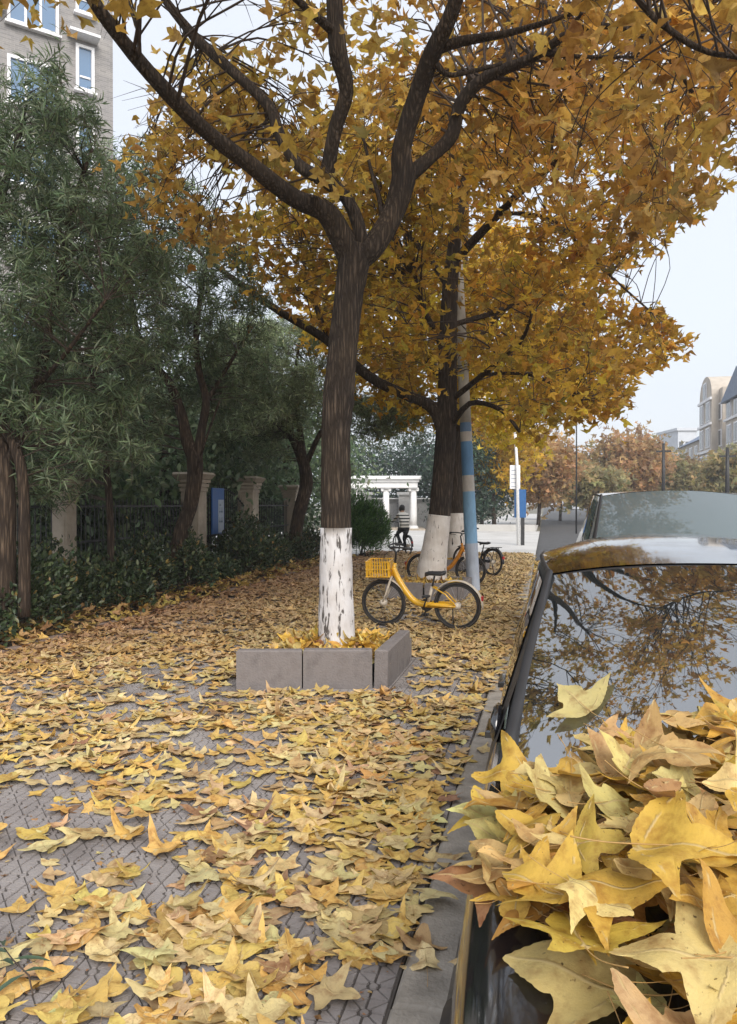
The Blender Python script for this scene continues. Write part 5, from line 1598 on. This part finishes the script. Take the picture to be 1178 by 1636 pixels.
    # wipers + cowl
    MB().grid(lambda i, j: ws_b(2 * i - 1) + Vector((0, -.10 * (1 - j), -.004 - .012 * (1 - j))), 16, 3).build('cowl', MT['black_plastic'], t, smooth=True)
    for a, b in ((-.55, .05), (.1, .66)):
        p = [wsp((a + 1) / 2 + (b - a) / 2 * k / 5, .05 + .03 * k / 5) + Vector((0, -.012, .016)) for k in range(6)]
        MB().tube(p, .009, 6).build('wiper', MT['black_plastic'], t, smooth=True)
    return t
CARX, CARY = 0.69, 0.76
make_car('car', 'glossy black car with tree reflections in the windscreen and leaves heaped on its bonnet', CARX, CARY, 'paint_black', 'glass_dark')
make_car('car', 'white car parked behind the black one, grey windscreen showing above its roof', 1.30, 6.2, 'paint_white', 'glass_far', zs=1.235, ws=1.06, dome=.02, rail=1.50)

def hood_z(x, y):
    xl, yl = x - CARX, y - CARY
    yy = [.0, .04, .14, .35, .7, 1.1, 1.42]; sh = np.interp(yl, yy, [.52, .60, .70, .79, .86, .905, .925]); zc = np.interp(yl, yy, [.60, .70, .80, .89, .955, .99, 1.0]); w = np.interp(yl, yy, [.6, .72, .8, .86, .89, .90, .905])
    g_ = np.clip(1 - np.abs(xl) / (w * .95), 0, 1)
    z = sh + (zc - sh) * (1 - max(0.0, 1 - g_) ** 2.2)
    # windscreen slope
    zw = 1.035 + (yl - 1.36 - .17 * (xl / .8) ** 2) * .59 - .055 * (xl / .8) ** 2
    return np.maximum(z, zw) + ROADZ

# ------------------------------------------------------------------ leaves heaped on the bonnet, each its own thing
HEROME = [template_mesh('gathered_leaf', T, MT['hood_leaf']) for T in T_HERO]
STEMME = []
for k in range(4):
    L_ = .42 + .12 * k; bend = (-.12, .1, .22, -.05)[k]
    p, r = crom([(0, .36, .012), (0, .0, .0), (bend * .3, -L_ * .5, bend * .2), (bend, -L_, bend * .5 + .05)], [.005, .008, .006, .009], 4)
    STEMME.append(MB().tube(p, r, 5).mesh('stem')); STEMME[-1].materials.append(MT['stem'])
    STEMME[-1].polygons.foreach_set('use_smooth', [True] * len(STEMME[-1].polygons))
LEAFCLASS = [((.58, .38, .07), 'golden yellow', 5), ((.60, .47, .19), 'pale yellow', 4), ((.50, .34, .14), 'tan', 2.4), ((.50, .29, .06), 'orange yellow', 1.4), ((.32, .17, .08), 'reddish brown', .3), ((.52, .44, .19), 'greenish yellow', .6)]
PALF = [(*c, w) for c, n_, w in LEAFCLASS]
REG = [(700, 1390), (722, 1300), (752, 1240), (830, 1185), (868, 1130), (930, 1085), (975, 1110), (1040, 1130), (1110, 1130), (1150, 1090), (1260, 1080), (1260, 1760), (1010, 1760), (1000, 1640), (1010, 1500), (880, 1475), (800, 1455), (740, 1440)]
def put_leaf(pos, tip, nrm, size, ci, col, tmpl, name, group, where, curlname=''):
    Rm = frames(np.array([tip], float), np.array([nrm], float))[0]
    o = bpy.data.objects.new(name, HEROME[tmpl]); COL.objects.link(o)
    o.matrix_world = Matrix.Translation(pos) @ Matrix(Rm.tolist()).to_4x4() @ Matrix.Scale(size, 4)
    o.color = (*[float(c) for c in col], 1)
    tag(o, f'{LEAFCLASS[ci][1]} lobed autumn leaf {where}', 'leaf', f'{LEAFCLASS[ci][1]} {group}')
    s_ = bpy.data.objects.new('stem', STEMME[random.randint(0, 3)]); COL.objects.link(s_); s_.parent = o
    return o
g = np.random.default_rng(77)
cnt = 0
placed = []
tries = 0
while cnt < 200 and tries < 9000:
    tries += 1
    x = g.uniform(-.16, 1.25); y = g.uniform(1.0, 2.55)
    hz = float(hood_z(x, y))
    # heap profile: high in the middle, thin at the rim
    cxh, cyh = .52, 1.70
    e = ((x - cxh) / .78) ** 2 + ((y - cyh) / .66) ** 2
    Hh = .22 * max(0, 1 - e) ** .75
    lay = g.random()
    z = hz + .018 + Hh * lay
    u, v, d = proj((x, y, z + .01))
    if not in_poly(np.array([u]), np.array([v]), REG)[0]: continue
    if e > 1.05: continue
    placed.append((x, y, z)); cnt += 1
    a = g.uniform(0, 2 * PI); tilt = .08 + .32 * min(1, Hh * 4 * lay + .1)
    tip = np.array([math.cos(a), math.sin(a), g.normal(0, tilt * .6)])
    nr = np.array([g.normal(0, tilt), g.normal(-.18, tilt), 1.0])
    col, ci = pick(PALF, 1, .1)
    put_leaf(Vector((x, y, z)) - Vector(tip) * .06, tip, nr, float(g.uniform(.085, .155)), int(ci[0]), col[0], int(g.integers(0, len(HEROME))), 'gathered_leaf', *((('leaves on the bonnet, windscreen side', 'in the bonnet heap close to the windscreen') if y > 1.85 else ('leaves on the bonnet, kerb side', 'in the bonnet heap towards the kerb side') if x < .25 else ('leaves deep in the bonnet heap', 'tucked deep inside the heap on the bonnet') if lay < .5 else ('leaves on top of the bonnet heap', 'lying on top of the heap on the bonnet'))))
print('hood leaves', cnt, tries)
# a few broad leaves placed as in the photograph (on top of the heap)
HERO = [(925, 1560, (-.55, .45), 1, .215, 1, 'lying alone on the bare bonnet before the heap', 0),
        (1085, 1355, (.75, -.35), 0, .20, 2, 'spread broad and flat on the front of the bonnet heap', 1),
        (925, 1120, (-.35, .8), 5, .15, 5, 'lying on the windscreen behind the bonnet heap', 0),
        (1105, 1530, (-.9, .25), 1, .175, 6, 'lying broad and pale over the bonnet heap', 1),
        (870, 1420, (-.45, .55), 0, .155, 7, 'speckled, at the kerb side of the bonnet heap', 1),
        (1085, 1205, (.2, -.9), 2, .175, 9, 'spread on the windscreen side of the bonnet heap', 1),
        (800, 1390, (-.6, -.2), 2, .15, 11, 'hanging over the kerb side edge of the bonnet', .6),
        (810, 1235, (-.8, .3), 0, .15, 13, 'at the bonnet rim near the windscreen foot', .8)]
def heap_top(x, y):
    e = ((x - .52) / .78) ** 2 + ((y - 1.70) / .66) ** 2
    return .22 * max(0, 1 - e) ** .75
for (u_, v_, tp, ci, sz_, tm, wh, on) in HERO:
    best = None
    for d_ in np.linspace(.9, 2.6, 300):
        p = W(u_, v_, d_)
        if p.z <= float(hood_z(p.x, p.y)) + on * heap_top(p.x, p.y) + (.03 if on or v_ > 1300 else .02): best = p; break
    if best is None: best = W(u_, v_, 1.5)
    c = np.array(LEAFCLASS[ci][0])
    dx = .03; gx = float(hood_z(best.x + dx, best.y) - hood_z(best.x - dx, best.y)) / (2 * dx); gy = float(hood_z(best.x, best.y + dx) - hood_z(best.x, best.y - dx)) / (2 * dx)
    tx, ty = tp[0] * RX + tp[1] * FX, tp[0] * RY + tp[1] * FY
    tip = np.array([tx, ty, tx * gx + ty * gy + .02]); tip /= np.linalg.norm(tip)
    o = put_leaf(best - Vector(tip) * sz_ * .4, tip, np.array([-gx, -gy - .08 * on, 1.0]), sz_, ci, c, tm, 'gathered_leaf', 'hero', wh)
    if 'group' in o: del o['group']

# ------------------------------------------------------------------ fallen leaves on the pavement
def bare(x, y):
    """0..1 leaf density of the pavement"""
    n_ = .5 + .25 * np.sin(x * 2.1 + y * .7 + 1) + .2 * np.sin(x * .9 - y * 1.7) + .16 * np.sin(x * 4.3 + 2 * np.sin(y * 2.9)) 
    return n_
N = 40000
x = g.uniform(XH - .1, XK0 + .12, N); y = 1.5 + (26 - 1.5) * g.random(N) ** 1.15
u, v, d = proj(np.c_[x, y, np.zeros(N)])
dens = np.clip(bare(x, y) * .50 + .09 + .22 * np.clip((y - 4.0) / 5, 0, 1), .03, 1)
dens = np.clip(dens + .14 * ((x > -1.5) & (y > 2.6)), 0, 1)
# bare patches of paving at the lower left, to the right of the planter and in front of it
for (pu, pv, ru, rv, k) in ((50, 1390, 110, 60, .6), (230, 1330, 70, 30, .6), (430, 1480, 70, 30, .7), (190, 1570, 60, 40, .6), (60, 1250, 90, 30, .5), (690, 1105, 50, 30, .7), (600, 1600, 90, 60, .9), (380, 1190, 90, 22, .6), (480, 1380, 60, 26, .6), (640, 1170, 60, 16, .5), (520, 1640, 80, 40, .6)):
    q = ((u - pu) / ru) ** 2 + ((v - pv) / rv) ** 2
    dens = np.where(q < 1, dens * (1 - k), dens)
ok = g.random(N) < dens
pl_in = (x > -2.80) & (x < -1.26) & (y > 6.26 + .235 * (x + 2.68)) & (y < 8.1)
pl_in |= (np.abs(x + 2.0) < .70) & (np.abs(y - 13.65) < .70)
pl_in |= (np.abs(x + 2.05) < .70) & (np.abs(y - 19.2) < .70)
ok &= ~pl_in & (d > .6) & ~((x > XK0 - .03) & (y < 6.5) & (g.random(N) > .08))
x, y = x[ok], y[ok]
n = len(x)
size = g.uniform(.068, .14, n)
z = .004 + g.random(n) ** 2 * .022
tilt = g.uniform(.02, .17, n)
tip = np.c_[np.cos(a_ := g.uniform(0, 2 * PI, n)), np.sin(a_), g.normal(0, 1, n) * tilt * .6]
nr = np.c_[g.normal(0, 1, n) * tilt, g.normal(0, 1, n) * tilt, np.where(g.random(n) < .5, 1, 1) * np.ones(n)]
z += np.abs(tilt) * size * .35
col, ci = pick([(.60, .42, .13, 5), (.62, .49, .24, 4.4), (.48, .34, .17, 2.6), (.54, .34, .10, 1.1), (.30, .18, .10, .35), (.54, .46, .22, .5)], n, .10)
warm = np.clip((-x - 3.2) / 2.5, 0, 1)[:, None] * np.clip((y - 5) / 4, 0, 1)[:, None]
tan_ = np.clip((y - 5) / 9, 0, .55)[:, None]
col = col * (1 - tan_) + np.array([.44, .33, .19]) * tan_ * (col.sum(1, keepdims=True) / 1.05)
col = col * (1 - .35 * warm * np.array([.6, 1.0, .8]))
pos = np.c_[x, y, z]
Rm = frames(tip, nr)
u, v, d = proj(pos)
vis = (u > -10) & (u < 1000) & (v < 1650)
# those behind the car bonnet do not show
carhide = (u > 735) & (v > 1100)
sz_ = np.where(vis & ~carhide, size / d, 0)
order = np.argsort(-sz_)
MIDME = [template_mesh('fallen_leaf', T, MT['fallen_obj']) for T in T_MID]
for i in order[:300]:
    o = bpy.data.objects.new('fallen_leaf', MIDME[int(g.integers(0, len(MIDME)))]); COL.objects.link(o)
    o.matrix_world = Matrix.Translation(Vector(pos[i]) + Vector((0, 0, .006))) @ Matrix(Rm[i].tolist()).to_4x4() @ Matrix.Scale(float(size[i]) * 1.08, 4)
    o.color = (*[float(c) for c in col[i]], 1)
    nm = LEAFCLASS[int(ci[i])][1]
    sz_w = 'large ' if size[i] > .12 else 'small ' if size[i] < .09 else ''
    wh = 'on the paving beside the kerb' if x[i] > -1.25 else 'on the paving in front of the nearest planter' if y[i] > 4.3 else 'out on the middle of the patterned paving' if x[i] > -2.3 else 'on the patterned paving towards the shrubs'
    tag(o, f'{sz_w}{nm} fallen leaf {wh}', 'leaf', f'{sz_w}{nm} leaves {wh}')
    if i % 3 == 0:
        s_ = bpy.data.objects.new('stem', STEMME[int(i) % 4]); COL.objects.link(s_); s_.parent = o
rest = order[300:]
near = rest[d[rest] < 7.5]; farr = rest[d[rest] >= 7.5]
T_MIDS = T_MID[:14]
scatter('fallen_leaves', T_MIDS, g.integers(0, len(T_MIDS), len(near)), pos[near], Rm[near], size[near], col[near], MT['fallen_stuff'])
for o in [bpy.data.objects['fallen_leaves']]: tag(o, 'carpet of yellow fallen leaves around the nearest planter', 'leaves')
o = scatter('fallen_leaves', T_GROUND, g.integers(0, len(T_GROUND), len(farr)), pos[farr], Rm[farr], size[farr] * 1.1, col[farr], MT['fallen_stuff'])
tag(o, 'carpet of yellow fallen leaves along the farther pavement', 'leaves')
# leaf litter inside the planters and among the shrubs
def litter(label, cx, cy, w, h0, amp, n, sx=1.0, pal=PALF, size=(.09, .14)):
    x = g.uniform(-w, w, n) * sx; y = g.uniform(-w, w, n)
    q = np.hypot(x / sx, y) / w
    z = h0 + amp * np.clip(1 - q * .8, 0, 1) * g.random(n) ** .6 + .02 * g.random(n)
    a = g.uniform(0, 2 * PI, n); tl = .45
    tip = np.c_[np.cos(a), np.sin(a), g.normal(.1, tl, n)]; nr = np.c_[g.normal(0, tl, n), g.normal(0, tl, n), np.ones(n)]
    c, _ = pick(pal, n, .14)
    o = scatter('leaf_litter', T_MIDS, g.integers(0, len(T_MIDS), n), np.c_[x + cx, y + cy, z], frames(tip, nr), g.uniform(*size, n), c, MT['fallen_stuff'])
    tag(o, label, 'leaves')
litter('mound of yellow leaves inside the nearest planter around the peeling trunk', -2.03, 7.25, .55, .225, .17, 520, 1.0)
litter('dry leaves inside the planter behind the yellow bicycle', -2.0, 13.65, .55, .22, .10, 330, 1.0)
litter('dry leaves inside the planter beyond the painted pole', -2.05, 19.2, .55, .22, .08, 240, 1.0)
# leaves caught along the edge of the planting strip
n = 1500
x = -6.0 + g.normal(0, .3, n); y = g.uniform(6.5, 23, n)
ok = x < XH + .1; x, y = x[ok], y[ok]; n = len(x)
a = g.uniform(0, 2 * PI, n)
c, _ = pick([(.5, .36, .1, 2), (.42, .28, .12, 2), (.2, .1, .05, 1)], n, .15)
o = scatter('leaf_litter', T_GROUND, g.integers(0, len(T_GROUND), n), np.c_[x, y, .058 + g.random(n) * np.where(x < -5.9, .12, .02)], frames(np.c_[np.cos(a), np.sin(a), g.normal(0, .3, n)], np.c_[g.normal(0, .4, (n, 2)), np.ones(n)]), g.uniform(.08, .13, n), c, MT['fallen_stuff'])
tag(o, 'dry leaves caught along the foot of the shrubs', 'leaves')
# a few leaves on the road beside the kerb
n = 500
x = XK1 + .03 + np.abs(g.normal(0, .12, n)); y = g.uniform(6, 24, n); a = g.uniform(0, 2 * PI, n)
c, _ = pick(PALF, n, .15)
o = scatter('fallen_leaves', T_GROUND, g.integers(0, len(T_GROUND), n), np.c_[x, y, ROADZ + .01 + g.random(n) * .02], frames(np.c_[np.cos(a), np.sin(a), g.normal(0, .2, n)], np.c_[g.normal(0, .2, (n, 2)), np.ones(n)]), g.uniform(.08, .13, n), c, MT['fallen_stuff'])
tag(o, 'line of fallen leaves in the gutter below the kerb', 'leaves')

# crumbs and torn bits of dry leaf between the leaves
n = 5200
x = g.uniform(XH + .05, XK0, n); y = 1.6 + 8 * g.random(n) ** 1.3
okc = ~((x > -2.75) & (x < -1.33) & (y > 6.33) & (y < 8.05)); x, y = x[okc], y[okc]; n = len(x)
a = g.uniform(0, 2 * PI, n)
c, _ = pick([(.30, .18, .08, 3), (.20, .12, .07, 2), (.45, .34, .16, 2), (.12, .08, .05, 1.5)], n, .2)
o = scatter('leaf_crumbs', T_OVAL + T_CANOPY[:3], g.integers(0, 7, n), np.c_[x, y, .002 + g.random(n) * .004], frames(np.c_[np.cos(a), np.sin(a), g.normal(0, .1, n)], np.c_[g.normal(0, .12, (n, 2)), np.ones(n)]), .006 + .03 * g.random(n) ** 2.5, c, MT['fallen_stuff'])
tag(o, 'brown crumbs of dry leaf scattered over the patterned paving', 'leaf crumbs')

# green sprig lying at the lower left corner
q = G(30, 1590)
spg = empty('green_sprig', (q.x, q.y, .012), 0, 'dark green sprig with narrow leaves lying on the paving', 'sprig')
MB().tube([(.09, -.06, .03), (.03, .0, .05), (-.07, .05, .06), (-.16, .12, .05)], [.003, .003, .0025, .002], 5).build('stem', MT['twig'], spg, smooth=True)
for k, (ox, oy, a) in enumerate(((.0, .0, .9), (-.05, .03, 2.6), (-.08, .06, .5), (-.12, .09, 2.9), (-.16, .12, 2.3), (.02, 0, 4.2))):
    mb = MB(); T = T_NARROW[k % 4]
    Mx = Matrix.Translation((ox, oy, .055)) @ Matrix.Rotation(a - PI / 2, 4, 'Z') @ Matrix.Scale(.13, 4)
    mb.add([Mx @ Vector((p[0] * 1.6, p[1], p[2])) for p in T[0]], [tuple(int(i) for i in f) for f in T[1]])
    mb.build('narrow_leaf', plain('sprig_green', (.05, .085, .05), .5), spg, smooth=True)

for o in bpy.data.objects:
    if o.name == 'camera': continue
print('objects', len(bpy.data.objects), 'tris', sum(len(o.data.loop_triangles) if False else len(o.data.polygons) for o in bpy.data.objects if o.type == 'MESH'))
